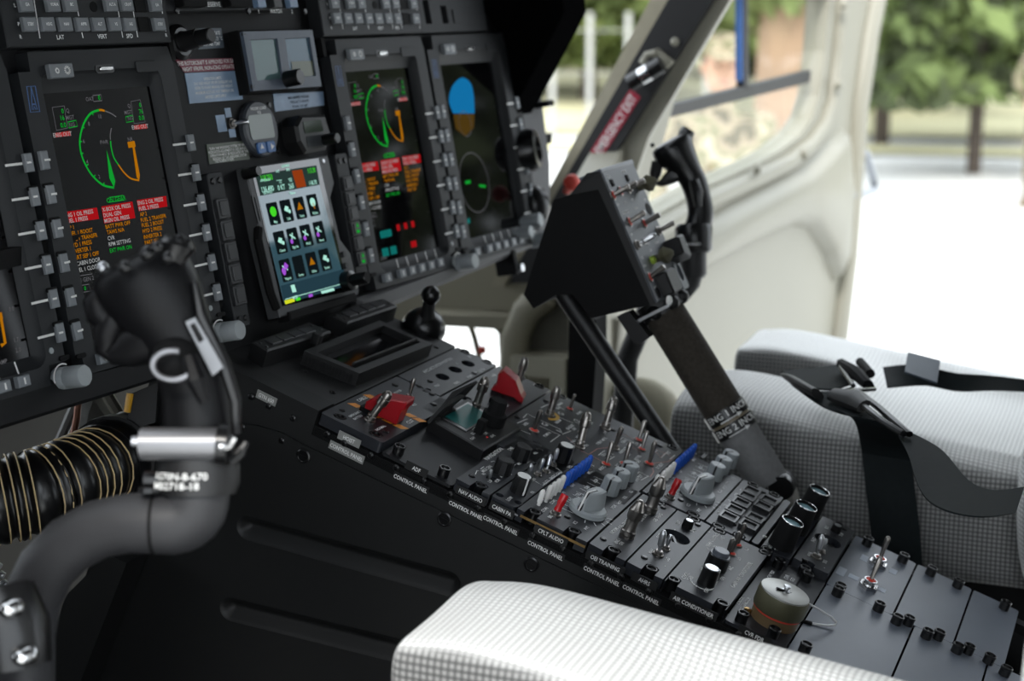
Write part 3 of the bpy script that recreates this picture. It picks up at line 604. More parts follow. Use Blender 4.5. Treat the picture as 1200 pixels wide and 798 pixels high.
# --- AHRS panels (two of a kind)
def ahrs(label, x, y, D, near, far, grp='heading reference panels'):
    t = cpan(label, x=x, y=y, near=near, far=far, holes=[circ(*D(792, 629), 13.5, 24)], group=grp, hfloor=-10)
    q = D(771, 650); toggle(t, q[0], q[1], 0, (0, .12, 1), LEVS, k=1.0)
    q = D(780, 643.5); toggle(t, q[0], q[1], 0, (.1, .05, 1), LEVW, k=.8)
    q = D(805, 617.5); knob(t, q[0], q[1], 0, 5.2, 7, BLKM, 14, .2, cap=ALU)
    q = D(792, 629); T = M.Translation(V((*q, -10)))
    part('rotor', B().lathe([(11, 0), (11, 4), (9, 5), (.01, 5)], 18, T).box(-9, 9, -1.4, 1.4, 4.8, 7, .3, T @ M.Rotation(.5, 4, 'Z')), BLKG, t)
    letters(t, [('RST', 2.8, *D(794.5, 612.5)), ('DIM', 2.8, *D(812, 621.5)), ('FAST', 2.8, *D(773, 628)), ('MAN', 2.8, *D(763, 646)), ('DG', 2.8, *D(782, 655.5)), ('-', 3, *D(778.5, 663)), ('-', 4, *D(789.5, 620.5))], WHITE, .2)
    screws(t, [D(755, 653.5), D(817.5, 615)], 0)
    return t
ahrs('near heading panel with a round dial well, next to the training toggles', (X0, X1), (176, 211), lambda u, v: C(u, v), (190.5,), (193,))
p0 = C(792, 629); p1 = C(970, 633.5)
ahrs('far heading panel with a round dial well, next to the row of hooded dials', (161, X3), (62, 97.5), lambda u, v: (C(u, v)[0] + p1[0] - p0[0], C(u, v)[1] + p1[1] - p0[1]), (83,), (79,))
# --- air conditioner panel
t = cpan('air conditioning panel with stacked black knobs and three toggles', y=(117.6, 175.4), near=(169.5, 123.8), far=(167, 121))
p = C(827, 684); knob(t, p[0], p[1], 0, 8, 16, BLKG, 18, .3, cap=ALU, line=math.radians(285))
p = C(838, 665); k = knob(t, p[0], p[1], 0, 10.5, 13, BLKG, 20, .3, cap=None, name='selector_knob'); part('cap', B().lathe([(9, 13), (9, 13.5), (7.6, 13.6), (7.2, 17), (6.6, 17.6), (.01, 17.6)], 18, M.Translation(V((*p, 0)))), mat('cap_grey', (.09, .10, .12), .35), k)
b = B(); q = C(822.5, 684); b.strip([(q[0] + 10 * math.cos(math.radians(a)), q[1] + 10 * math.sin(math.radians(a))) for a in range(120, 290, 15)], 1.6, .2)
b.strip([C(829, 623), C(832, 623.5)], .8, .2); b.strip([C(828, 641), C(831, 645)], .8, .2); part('print_line', b, WHITE, t, smooth=False)
letters(t, [('TEMP', 2.9, *C(831, 638)), ('CONTROL', 2.9, *C(837.5, 629.5)), ('AC', 2.7, *C(846, 631)), ('FAN', 2.7, *C(837, 641.5)), ('ON', 2.5, *C(842, 645)), ('LO', 2.6, *C(875, 643.5)), ('LO', 2.6, *C(866, 655)), ('A/C', 2.8, *C(856, 666)), ('ON', 2.8, *C(846.5, 678)), ('COOL', 2.9, *C(803, 674.5)), ('CAB', 2.9, *C(808.5, 678)), ('AIR', 2.6, *C(823, 667)), ('OFF', 2.9, *C(828, 692)), ('CABIN AIR CONDITIONER', 3.1, *C(869, 673.5)), ('MAX', 2.6, *C(838, 683))], WHITE, .2)
for (u, v), rd in (((849.5, 657), 0), ((856.5, 649), 1), ((863.5, 639), 1)): x, y = C(u, v); toggle(t, x, y, 0, (.0, .02, 1), LEV, bool(rd), .92)
# --- recorder test plate with connector
t = cpan('recorder test plate holding a capped olive connector', x=(X0, 161), y=(61, 117), z=-8, th=3, near=(104.8, 76.2), far=(106, 78), kind='plate')
letters(t, [('CVR TEST', 2.6, *cp(903.5, 673, -8)), ('CVR/FDR', 2.4, *cp(867.5, 704, -8)), ('CONNECTOR', 2.4, *cp(873.5, 707, -8))], TXT, -7.8)
x, y = cp(923.5, 681, -8); s_ = part('sign_plate', B().rbox(x - 13, x + 13, y - 8.5, y + 8.5, -8, -5, 2, .8), BLKG, t); letters(t, [('CVR', 3, x, y + 2.6), ('GO', 3, x, y - 3)], E_GRN if 0 else TXT, -4.8)
px_, py_ = cp(906, 727, -8)
k = thing('capped_connector', 'olive drab cylindrical connector cap tethered by a clear looped wire', 'connector', FC, (px_, py_, -8))
T = M.Translation(V((px_, py_, -8)))
part('ring', B().lathe([(20.5, 0), (20.5, 9), (.01, 9)], 28, T), BROWN, k)
part('seal_ring', B().lathe([(20.7, 9), (21.4, 9.6), (21.4, 11.2), (.01, 11.2)], 28, T), REDC, k, label='orange red sealing ring')
part('cap', B().lathe([(22.3, 11.2), (22.6, 12), (22.6, 26.5), (22, 28), (.01, 28)], 32, T, .35), OLIVE, k)
part('lid', B().lathe([(21.6, 27.8), (21.4, 29), (20.4, 29.4), (.01, 29.6)], 32, T), OLIVL, k, label='silver grey lid face')
part('rivet', B().lathe([(4.2, 29), (4.2, 30), (2, 30.6), (2, 33), (3.4, 33.4), (3, 34.6), (.01, 35)], 14, T), ALU, k)
W3 = lambda u, v, n: V((*cp(u, v, n), n))
pts = [W3(910, 690, 22), W3(921, 694, 21), W3(932, 698.5, 19), W3(947, 707, 14), W3(962, 715.5, 8), W3(974, 723, 2), W3(980, 729, -3), W3(979, 732.3, -5), W3(970, 733, -6), W3(950, 730.5, -7), W3(936, 727, -7), W3(926, 723.5, -6)]
part('wire', B().tube(pts, 1.05, 8), mat('clear_wire', (.75, .75, .75), .2, vs_=10), k)
part('sleeve', B().tube(pts[:3], 1.7, 8), BLKG, k, label='black sleeve on the wire'); part('sleeve', B().tube([W3(951, 730.7, -7), W3(937, 727, -7), W3(928, 724, -6.5)], 1.9, 8), BLKG, k, label='black sleeve on the wire')
x, y = cp(925, 722, -4); part('eyelet', B().lathe([(3, -8), (3, -4), (2, -3), (.01, -3)], 10, M.Translation(V((x, y, 0)))), ALU, k)
b = B()
for u, v in ((876, 715.5), (915, 735), (912, 733)): 
    x, y = cp(u, v, -6); b.lathe([(3.4, -8), (3.4, -4.4), (2, -3.6), (.01, -3.5)], 8, M.Translation(V((x, y, 0))))
part('nut', b, BRASS, k)
# --- push key panel
def keys(D, x0, y0, w_, hh, n, dxy): pass
t = cpan('panel of square black push keys in two rows beside the far audio panel', x=(149.8, X3), y=(139, 183.8), near=(171, 150), far=(172, 149))
KR = [[(854.5, 605), (861.5, 597), (869, 588.5), (876, 581), (881, 574.5)], [(878, 614.5), (885, 606.5)], [(894.5, 592.5), (901.5, 586)]]
for row in KR:
    for u, v in row:
        x, y = cp(u, v, 4); fr = part('key_frame', B().plate(rrect(x - 9.5, x + 9.5, y - 8.5, y + 8.5, .6, 1), [rrect(x - 7.4, x + 7.4, y - 6.4, y + 6.4, .3, 1)], 0, 4.5), BLKG, t, smooth=False)
        part('key', B().box(x - 7.2, x + 7.2, y - 6.2, y + 6.2, 0, 2.6, .6), KEYD, fr, smooth=False)
letters(t, [('DR', 2.6, *C(842.5, 600.5)), ('SO', 2.6, *C(850, 592.5)), ('FIX', 2.6, *C(856, 586)), ('CTR', 2.6, *C(863, 580)), ('DL', 2.6, *C(869.5, 574)), ('TX', 2.6, *C(873, 604.5)), ('TRANS', 2.6, *C(888, 588.5)), ('RX', 2.4, *C(866, 611.5))], TXT, .2)
screws(t, [C(859.5, 614.5), C(894.5, 577)], 0)
t = cpan('thin plain black spacer strip between the push keys and hooded dials', name='spacer_strip', cat='spacer strip', x=(155, X3), y=(130.5, 138.4), z=-1, th=10)
# --- hooded dial panel
t = cpan('panel of three tall black hooded round dials', x=(151, X3), y=(98.2, 128), near=(121,), far=(107,))
LENS = mat('dial_lens', (.20, .36, .40), .3, spec=.35, var=.5, vs_=150)
for u, v in ((914.5, 640), (931, 622 - 1), (946.5, 602)):
    x, y = C(u, v); T = M.Translation(V((x, y, 0))) @ M.Rotation(.06, 4, 'X')
    d_ = part('dial_hood', B().lathe([(12.2, 0), (11.2, 27), (10.8, 28), (9.9, 28), (9.5, 24), (.01, 23)], 22, T), BLKM, t)
    part('dial_glass', B().lathe([(9.3, 20), (9.5, 25.2), (.01, 25.2)], 20, T), LENS, d_)
    part('dial_rim', B().tube([T @ V((10.4 * math.cos(q), 10.4 * math.sin(q), 28)) for q in [math.pi * 2 * i / 22 for i in range(23)]], .45, 6), CHROME, d_)
letters(t, [('CB', 2.8, *C(896, 629)), ('BRT', 2.6, *C(902.5, 641)), ('DIM', 2.6, *C(910, 641 + 2))], WHITE, .2)
# --- blanks
t = cpan('blank plate carrying two chrome toggles with red seals and paper tags', x=(158, 308), y=(-4.2, 61), z=-8, th=3, m=BLANK, near=(47.6, 9.5), far=(C(1018.5,630.6)[1], C(1060.4,650)[1]), kind='plate', name='toggle_plate')
for (u, v), d in (((1017, 688), (.26, .03, 1)), ((1028, 662), (.02, .05, 1))):
    x, y = cp(u, v, -8); g = inst('toggle_switch', tmesh('toggle_switch', B().lathe([(8.6, 0), (8.6, 3.2), (8.2, 3.6), (6.6, 3.6), (6.6, 4.6), (7.2, 5), (6.4, 5.4), (7.0, 5.9), (6.4, 6.4), (6.4, 8.2), (.01, 8.2)], 6 if 0 else 16).prism(circ(0, 0, 10, 6), 0, 3.4, .6), CHROME), t, M.Translation(V((x, y, -8))))
    inst('seal', REDPAD, g, M.Translation(V((0, 0, 6.4))) @ M.Scale(1.15, 4), True); inst('lever', LEV, g, axis((0, 0, 8), d), True)
PAP = mat('paper_tag', (.36, .40, .47), .5)
for i, (p, s_) in enumerate((((1013, 654), (16, 7)), ((986, 669.5), (21, 8)), ((1000.5, 676.3), (10, 10)), ((1046.5, 669.5), (13, 7.5)), ((1032, 690.5), (10, 10)))):
    x, y = cp(*p, -7.8); part('paper_tag', B().box(x - s_[0] / 2, x + s_[0] / 2, y - s_[1] / 2, y + s_[1] / 2, -8, -7.7), PAP, t, smooth=False)
def blank(label, x, y, near, far): return cpan(label, x=x, y=y, z=-8, th=3, m=BLANK, near=near, far=far, kind='plate', name='blank_plate', cat='blank panel', group='blank console plates')
blank('scratched blank plate just aft of the tethered connector', (X0, 157.4), (-24.5, 60.4), (47.6, -9.5), (47.6, -9.5))
blank('second blank plate aft of the tethered connector in the near row', (X0, 157.4), (-95, -25.3), (-38, -80), (-38, C(1124.5, 755)[1]))
blank('rearmost blank plate of the near row', (X0, 157.4), (-178, -95.8), (-111, -160), (-111, -150))
blank('blank plate directly aft of the chrome toggle plate', (158, 308), (-62, -5), (-19, -47.6), (C(1093, 665.7)[1], C(1125, 679.5)[1]))
blank('rearmost blank plate of the far row, beside the seat', (158, 308), (-110, -62.8), (C(1137.7, 755)[1], C(1160.3, 771.5)[1]), (C(1179.5, 705.8)[1],))
# ================================================================== instrument panel
P_ = pp
ip_ = thing('instrument_board', 'broad black instrument panel board carrying the displays', 'instrument panel', FP, (0, 0, -14))
board = [(-640, -62), (-560, -98), (-140, -99), (-75, -108), (-72, -150), (95, -150), (98, -100), (548, -76), (560, -60), (575, 300), (-640, 300)]
part('board', B().prism(board, -26, -13), PAN, ip_, smooth=False)
part('lower_lip', B().prism([(-640, -76), (-560, -98), (-140, -99), (-140, -80), (-640, -62)], -30, -2, 3), PAN, ip_, smooth=False)
LIPG = mat('lip_grey', (.05, .05, .053), .55)
part('lower_lip', B().prism([(96, -102), (548, -79), (550, -62), (96, -79)], -30, -1, 5), LIPG, ip_, smooth=False, label='grey lower lip under the far displays')
b = B()
for x, y in ((-130, -40), (-130, 190), (120, 186)): b.rbox(x - 3, x + 3, y - 12, y + 12, -13, -4, 2)
part('joint_cover', b, BLKM, ip_)
def arc3(pts, n=40):                                             # smooth curve through panel points (Catmull-Rom)
    out = []
    P = [pts[0]] + list(pts) + [pts[-1]]
    for i in range(1, len(P) - 2):
        for k in range(n // (len(pts) - 1)):
            t_ = k / (n // (len(pts) - 1)); p0, p1, p2, p3 = [V(q) for q in P[i - 1:i + 3]]
            q = .5 * ((2 * p1) + (p2 - p0) * t_ + (2 * p0 - 5 * p1 + 4 * p2 - p3) * t_ * t_ + (3 * p1 - p0 - 3 * p2 + p3) * t_ ** 3); out.append((q.x, q.y))
    out.append(tuple(pts[-1])); return out
SZ = -9.0
def mfd(label, dx, gap_top=True, knob_bottom=True, group='multifunction displays'):
    t = thing('multifunction_display', label, 'display', FP, (-236 + dx, 58, -13), group)
    x0, x1, y0, y1 = -335.5 + dx, -137.5 + dx, -76, 190.5
    sx0, sx1, sy0, sy1 = pp(57, 200, SZ)[0] + dx, -166 + dx, -50, 157
    outer = [(x0 + 8, y0), (x1 - 22, y0), (x1 - 20, y0 + 16), (x1, y0 + 16), (x1, y1 - 14), (x1 - 4, y1), (x0 + 15, y1), (x0 + 14, y1 - 16), (x0, y1 - 16), (x0, y0 + 18), (x0 + 7, y0 + 18)]
    ho = rrect(sx0 + 2, sx1 + 8, sy0 - 10, sy1 + 16, 12, 5)
    b = B().plate(outer, [ho], -13, 0)
    part('bezel', b, BEZ, t, smooth=False)
    inn = rrect(sx0, sx1, sy0, sy1, 1.5, 5)
    b = B().rings([[(x, y, 0) for x, y in ho], [(x, y, -5) for x, y in inset(ho, 2.5)], [(x, y, SZ) for x, y in inn]], False, False)
    part('inner_bezel', b, BEZ, t, ang=.9)
    sc = part('screen', B().quad([(sx0 - 1, sy0 - 1), (sx1 + 1, sy0 - 1), (sx1 + 1, sy1 + 1), (sx0 - 1, sy1 + 1)], SZ - .1), SCR, t, smooth=False)
    # keys down both sides
    ks = []
    for i in range(6):
        l0 = pp(53 + 7.75 * i, 187.5 + 40.1 * i, 3); r0 = pp(225 + 6.25 * i, 167 + 35.1 * i, 3)
        ks.append((l0[0] + dx, l0[1], 1)); ks.append((r0[0] + dx, r0[1], -1))
    tx = B(); bars = B()
    for x, y, s_ in ks:
        k = part('key', B().box(x - 4.4, x + 4.4, y - 7.6, y + 7.6, 0, 3.6, .8), KEY, t, smooth=False)
        tx.box(x + s_ * 1.0 - 2.4, x + s_ * 1.0 + 2.4, y - .8, y + .8, 3.6, 3.8)
        if s_ < 0: tx.box(x - 24, x - 5.2, y - 1, y + 1, -.1, .3)
        else: tx.box(x + 5, x + 9, y - .9, y + .9, -.1, .3)
        bars.rbox(x - 6, x + 6, y - 22.5, y - 18.5, 0, 1.6, 1.8, .4)
    part('key_divider', bars, BLKM, t, smooth=False)
    y = -66; n = 6
    for i in range(n):
        x = x0 + 33 + i * 21 + (6 if i else -4)
        part('key', B().box(x - 6.5, x + 6.5, y - 4.5, y + 4.5, 0, 5.2, .8), KEY, t, smooth=False)
        tx.box(x - .8, x + .8, y - 2.6, y + 2.6, 5.2, 5.4)
        if i: tx.strip([(x, y + 6), (x - 2, y + 16)], 1.4, .25)
    part('print_line', tx, WHITE, t, smooth=False)
    kx, ky = x1 - 6, y0 + 3
    if knob_bottom:
        k = part('knob', B().lathe([(9.2, -6), (9.6, 4), (9.0, 5), (9.4, 6), (9.2, 21), (8.4, 22.5), (.01, 22.5)], 22, M.Translation(V((kx, ky, 0))), .25), GREY, t)
        a = [(kx + 11.5 * math.cos(math.radians(q)), ky + 11.5 * math.sin(math.radians(q))) for q in range(60, 200, 12)]
        part('index_arc', B().strip(a, 1.3, .3), WHITE, t, smooth=False)
    part('sensor', B().lathe([(2.6, 0), (2.4, .7), (.01, .7)], 10, M.Translation(V((x1 - 14, y0 + 27, 0)))), GREY, t)
    # top row: brightness rocker, slide, blank tab
    x, y = x0 + 46, y1 - 17
    rk = part('rocker', B().rbox(x - 14, x + 14, y - 6, y + 6, 0, 5, 1, .8), KEY, t, smooth=False)
    b = B()
    for i in range(12):
        a = math.pi * 2 * i / 12
        for ox, r_ in ((-6, 2.0), (6, 3.0)): b.strip([(x + ox + .6 * r_ * math.cos(a), y + .6 * r_ * math.sin(a)), (x + ox + 1.25 * r_ * math.cos(a), y + 1.25 * r_ * math.sin(a))], .9, 5.15)
    part('symbol', b, WHITE, rk, smooth=False)
    x = x0 + 104
    sl = part('slide', B().rbox(x - 12, x + 12, y - 3.6, y + 3.6, -.1, .5, 3), BLKG, t); part('slider', B().rbox(x - 8, x + 9, y - 1.8, y + 1.8, .5, 2.6, 1.6, .6), CHROME, sl)
    x = x0 + 159; tb = part('cover_tab', B().rbox(x - 14, x + 14, y - 5, y + 5, 0, 1, 1.5, .4), BEZ, t, smooth=False); 
    # maker's tower emblem
    c = [pp(31, 101.5), pp(41, 101), pp(46.3, 130.8), pp(35.5, 131.5)]; c = [(x + dx, y) for x, y in c]
    b = B().strip(c, 1.1, .25, closed=True)
    cx = V(c[0]).lerp(V(c[1]), .5); l, r = V(c[3]), V(c[2])
    b.strip([tuple(cx), tuple(l.lerp(r, .2).lerp(cx, .08))], 1, .25); b.strip([tuple(cx), tuple(l.lerp(r, .8).lerp(cx, .08))], 1, .25); b.strip([tuple(l.lerp(r, .28).lerp(cx, .3)), tuple(l.lerp(r, .72).lerp(cx, .3))], 1.2, .25); b.strip([tuple(l.lerp(r, .36).lerp(cx, .08)), tuple(l.lerp(r, .5).lerp(cx, .22)), tuple(l.lerp(r, .64).lerp(cx, .08))], 1, .25)
    part('emblem', b, mat('emblem_blue', (.05, .12, .30), .5), t, smooth=False)
    return t, sc
E_ = lambda u, v, dx=0: (pp(u, v, SZ)[0] + dx, pp(u, v, SZ)[1])
Z1, Z2 = SZ + .15, SZ + .3
def engine_page(t, sc, dx):
    D = lambda u, v: E_(u, v, dx)
    g, a, r, wq, d, bl = B(), B(), B(), B(), B(), B()
    g.strip(arc3([D(116, 129), D(106, 133), D(98, 145), D(93.5, 163), D(95, 180), D(101.5, 196), D(110, 208), D(121, 217), D(133.5, 220)]), 2.0, Z1)
    for p, q in (((108, 132.5), (109, 135)), ((97, 149), (99, 150)), ((93.8, 166), (96, 166)), ((95, 180), (97.5, 179.5)), ((101, 194), (103.5, 192.5)), ((110, 207), (111.5, 205)), ((121, 216.5), (122, 214))): g.strip([D(*p), D(*q)], 1.2, Z1)
    g.quad([D(124.5, 175), D(135, 212), D(133.5, 220), D(128, 209)], Z1)
    g.strip(arc3([D(129.5, 165), D(130, 172), D(133, 184), D(138.5, 193)]), 1.6, Z1)
    a.strip(arc3([D(116, 129), D(119, 129), D(122.5, 130)]), 2.0, Z1)
    a.strip(arc3([D(138.5, 193), D(145, 202), D(153, 209), D(163, 211.5)]), 1.6, Z1); a.quad([D(155, 172), D(157.5, 172), D(163.8, 205), D(163, 211.5), D(160, 208)], Z1)
    a.quad([D(149, 166.5), D(157.5, 165), D(159, 172), D(150.5, 173.5)], Z1)
    d.strip(arc3([D(123, 130), D(130, 133), D(136, 137)]), 1.2, Z1); d.strip(arc3([D(130.3, 150), D(129, 158), D(129.3, 164)]), 1.2, Z1)
    d.strip([D(61, 126), D(75, 124), D(79, 150), D(66, 153)], .7, Z1, closed=True); d.strip([D(153, 119), D(164, 117), D(170, 143), D(157, 145)], .7, Z1, closed=True)
    d.strip([D(108.5, 112), D(118, 111), D(119.5, 118), D(109.5, 119)], .8, Z1, closed=True)
    def tl(bb, st, h, u, v, al='c', z=Z1): bb.text(st, h, *D(u, v), z, al)
    for st, u, v in (('0', 73, 130), ('16', 73, 138), ('0.0', 74, 146.5), ('0', 164, 123), ('76', 165, 130.5), ('0.0', 165.5, 138), ('0', 116, 114.5)): tl(g, st, 4, u, v)
    for st, u, v in (('OAT', 105, 116), ('Q', 79, 129.5), ('MGT', 82, 137.5), ('NG', 84, 146), ('Q', 151, 124), ('MGT', 150, 131.5), ('NG', 152.5, 138.5), ('PWR', 122, 166.5), ('NR', 152.5, 163), ('10', 117, 136.5), ('8', 104, 145), ('6', 98, 165.5), ('4', 102, 189.5), ('2', 116, 207)): tl(d, st, 3.4, u, v)
    g.strip([D(79.5, 143), D(89, 141), D(90.5, 148), D(80.5, 150)], .8, Z1, closed=True); g.strip([D(147, 137), D(155, 135), D(156.5, 142), D(148, 143.5)], .8, Z1, closed=True)
    g.text('ON GEAR', 4, *D(136, 233.3), Z1); g.strip([D(127.5, 231.5), D(144, 229), D(145, 234.5), D(128, 237)], .7, Z1, closed=True)
    def rq(*ps): part('warning_block', B().quad([D(*p) for p in ps], Z1), E_RED, sc, smooth=False)
    rq((64, 156), (81.5, 153.5), (83, 159), (65, 161)); rq((156.5, 147), (171, 145), (172.5, 150.5), (157.5, 152))
    rq((74.5, 248.5), (113.5, 243.2), (116, 256.5), (77, 262)); rq((118.5, 242), (155, 236), (158.5, 255.5), (122, 262)); rq((160, 234.5), (194.5, 229.5), (196, 242), (162.5, 247.5))
    for st, u, v in (('ENG OUT', 73, 157.5), ('ENG OUT', 164, 148.5)): tl(wq, st, 3.6, u, v, 'c', Z2)
    L = lambda bb, lst, z=Z1: [bb.text(st, 3.5, *D(u, v), z, 'l', 0, None, .95) for st, u, v in lst]
    L(wq, (('ENG 1 OIL PRESS', 75.5, 253), ('FUEL 1 PRESS', 76.8, 259.6), ('X-BOX OIL PRESS', 119.5, 246), ('DUAL GEN', 121, 252.5), ('MGN OIL PRESS', 122, 259), ('ENG 2 OIL PRESS', 161, 238.2), ('FUEL 2 PRESS', 162.5, 244.8)), Z2)
    L(a, (('AP 1', 78, 267.5), ('FUEL 1 BOOST', 79.5, 274.5), ('FUEL 1 TRANSFR', 80.8, 281.3), ('HYD 1 PRESS', 82, 288.2), ('INVERTER 1', 83.5, 295.3), ('PART SEP 1 OFF', 85, 302.6), ('BATT PWR OFF', 123.5, 266), ('TAWS N/A', 125, 272.5), ('AP 2', 163.8, 251.4), ('FUEL 2 TRANSFR', 164.8, 258), ('FUEL 2 BOOST', 166, 264.3), ('HYD 2 PRESS', 167, 271), ('INVERTER 2', 168.3, 278), ('PART SEP', 169.5, 284.5)))
    L(wq, (('CVR', 126, 279.5), ('RPM SETTING', 127.3, 286.5), ('L CABIN DOOR', 86.2, 310), ('FUEL 1 CLOSED', 87.5, 317.5))); L(g, (('EXT PWR ON', 128.5, 294),))
    d.strip([D(88, 324), D(108, 321)], .6, Z1); L(d, (('1 GEN 2', 94.5, 328.5),)); L(g, (('0', 98.5, 338),)); L(d, (('CONF', 115, 390.5),)); d.strip([D(92, 335), D(104, 333), D(106, 341), D(94, 343)], .6, Z1, closed=True); d.strip([D(103, 400), D(124, 396)], .5, Z1)
    # fuel block
    tb = B()
    for (u0, v0) in ((126, 352),):
        x, y = D(u0, v0); tb.rbox(x - 12, x + 12, y - 4, y + 4, Z1, Z1 + .1, 2); tb.rbox(x - 14, x - 1, y - 24, y - 15, Z1, Z1 + .1, 1); tb.rbox(x + 3, x + 16, y - 24, y - 15, Z1, Z1 + .1, 1); part('fuel_block', B().quad([(x + 48, y - 22), (x + 60, y - 22), (x + 60, y - 15), (x + 48, y - 15)], Z1), E_RED, sc, smooth=False)
        for q in range(3): part('fuel_block', B().quad([(x + 24 + 16 * q, y), (x + 31 + 16 * q, y), (x + 31 + 16 * q, y + 7), (x + 24 + 16 * q, y + 7)], Z1), E_RED, sc, smooth=False)
    for n_, bb, mm in (('symbol', g, E_GRN), ('symbol', a, E_AMB), ('lettering', wq, E_WHT), ('lettering', d, E_DIM), ('symbol', tb, E_TEAL)):
        part(n_, bb, mm, sc, smooth=False)
t, sc = mfd('near full display showing green engine dial and red warnings behind the cyclic stick', 0); engine_page(t, sc, 0)
t, sc = mfd('display cut by the picture edge, beyond the near cyclic stick on the port side', -210)
b = B(); b.strip([E_(0, 366), E_(6, 402), E_(1, 405)], 3, Z1); b.quad([E_(-6, 368), E_(2, 366), E_(3.5, 374), E_(-5, 376)], Z1); part('symbol', b, E_AMB, sc, smooth=False)
b = B().text('0.0', 3.4, *E_(13, 362), Z1).text('1.7', 3.4, *E_(19, 398), Z1).text('2.0', 3.4, *E_(21, 410), Z1).text('AMP', 3.4, *E_(3, 424), Z1); part('lettering', b, E_DIM, sc, smooth=False)
t, sc = mfd('display with green engine dial between the tall navigator and the outermost display', 457); engine_page(t, sc, 457)
t, sc = mfd('outermost starboard display with a blue and brown attitude picture', 662)
b = B(); e = lambda u, v: pp(u, v, SZ)
b.quad(arc3([e(531, 133), e(526, 118), e(530, 101), e(541, 91), e(551, 97), e(555, 112), e(556, 133)], 24), Z1); part('sky_block', b, E_BLU, sc, smooth=False)
b = B(); b.quad([e(531, 134), e(556, 133.5), e(555, 150), e(545, 160), e(534, 151)], Z1); part('ground_block', b, E_BRN, sc, smooth=False)
b = B(); 
c = e(556, 214); b.strip(circ(c[0], c[1], 36, 40), 1, Z1, closed=True); c = e(545, 145); b.strip(circ(c[0], c[1], 15, 24), 1, Z1, closed=True); part('symbol', b, E_DIM, sc, smooth=False)
b = B(); b.quad([e(545, 212), e(551, 211), e(551.5, 215), e(545.5, 216)], Z1); b.quad([e(561, 216), e(569, 217), e(569, 220), e(562, 219)], Z1); b.quad([e(532, 130), e(535, 120), e(545, 119), e(544, 124)], Z2) if 0 else None; part('symbol', b, E_GRN, sc, smooth=False)
b = B(); b.quad([e(546, 258), e(550, 255), e(551, 261), e(547, 263)], Z1); part('symbol', b, E_TEAL, sc, smooth=False)
# ------------------------------------------------------------------ navigator (portrait touch screen)
t = thing('navigator', 'tall portrait touch screen navigator showing rows of app tiles on grey', 'display', FP, (10, 0, -13))
t.matrix_world = t.matrix_world @ M.Rotation(math.radians(-3.3), 4, 'X')
gx0, gx1, gy0, gy1 = -57, 88, -75.5, 72
o = [(gx0, gy0), (gx1 - 2, gy0), (gx1, gy0 + 6), (gx1, gy0 + 42), (gx1 - 11, gy0 + 58), (gx1 - 11, gy1 - 36), (gx1, gy1 - 30), (gx1, gy1), (gx0, gy1), (gx0, gy0 + 95), (gx0, gy0 + 90)]
part('bezel', B().prism([(gx0, gy0), (gx1 - 2, gy0), (gx1, gy0 + 6), (gx1, gy0 + 44), (gx1 - 13, gy0 + 60), (gx1 - 13, gy1 - 44), (gx1, gy1 - 30), (gx1, gy1), (gx0, gy1)], -13, 2, 1.2), mat('navigator_case', (.05, .052, .055), .5), t, smooth=False)
G = lambda u, v: pp(u, v, 2.3)
S_ = [G(298, 197), G(377, 185.5), G(405, 343), G(327.5, 360.5)]
part('glass', B().prism([S_[0], S_[1], S_[2], S_[3]], 1.5, 2.4), screen_mat('touch_glass', (.004, .005, .005), coat=1.), t, smooth=False)
scn = part('screen', B().prism([G(305, 231), G(376, 214), G(401.5, 335), G(329, 355)], 2.3, 2.6), screen_mat('navigator_screen', (.03, .05, .06), .25, (.03, .08, .105), coat=1.), t, smooth=False)
part('header', B().quad([G(303, 205), G(374, 194), G(377, 217), G(308, 230)], 2.7), E_SLAT2, scn, smooth=False)
part('red_block', B().quad([G(345, 200.5), G(357, 199), G(361, 219), G(350, 221)], 2.8), E_OR, scn, smooth=False)
b = B(); b.quad([G(326, 336.5), G(400, 317), G(404, 336), G(329.5, 358)], 2.7); part('footer', b, E_SLATE, scn, smooth=False)
b = B(); tiles = []
for r_, (ul, vl, ur, vr) in enumerate(((321.5, 250, 368, 240), (328, 284, 374, 272), (333, 317, 379, 304.5))):
    for c_ in range(4):
        x, y = G(ul + (ur - ul) * c_ / 3, vl + (vr - vl) * c_ / 3); tiles.append((x, y)); b.rbox(x - 9, x + 9, y - 12, y + 10, 2.65, 2.8, 1.5)
part('app_tile', b, E_TILE, scn, smooth=False)
gi, wi, yi, pi_, lt = B(), B(), B(), B(), B()
nm = ['Map', 'Traffic', 'Terrain', 'Weather', 'Charts', 'Flight Plan', 'PROC', 'Nearest', 'Waypoint', 'Services', 'Utilities', 'System']
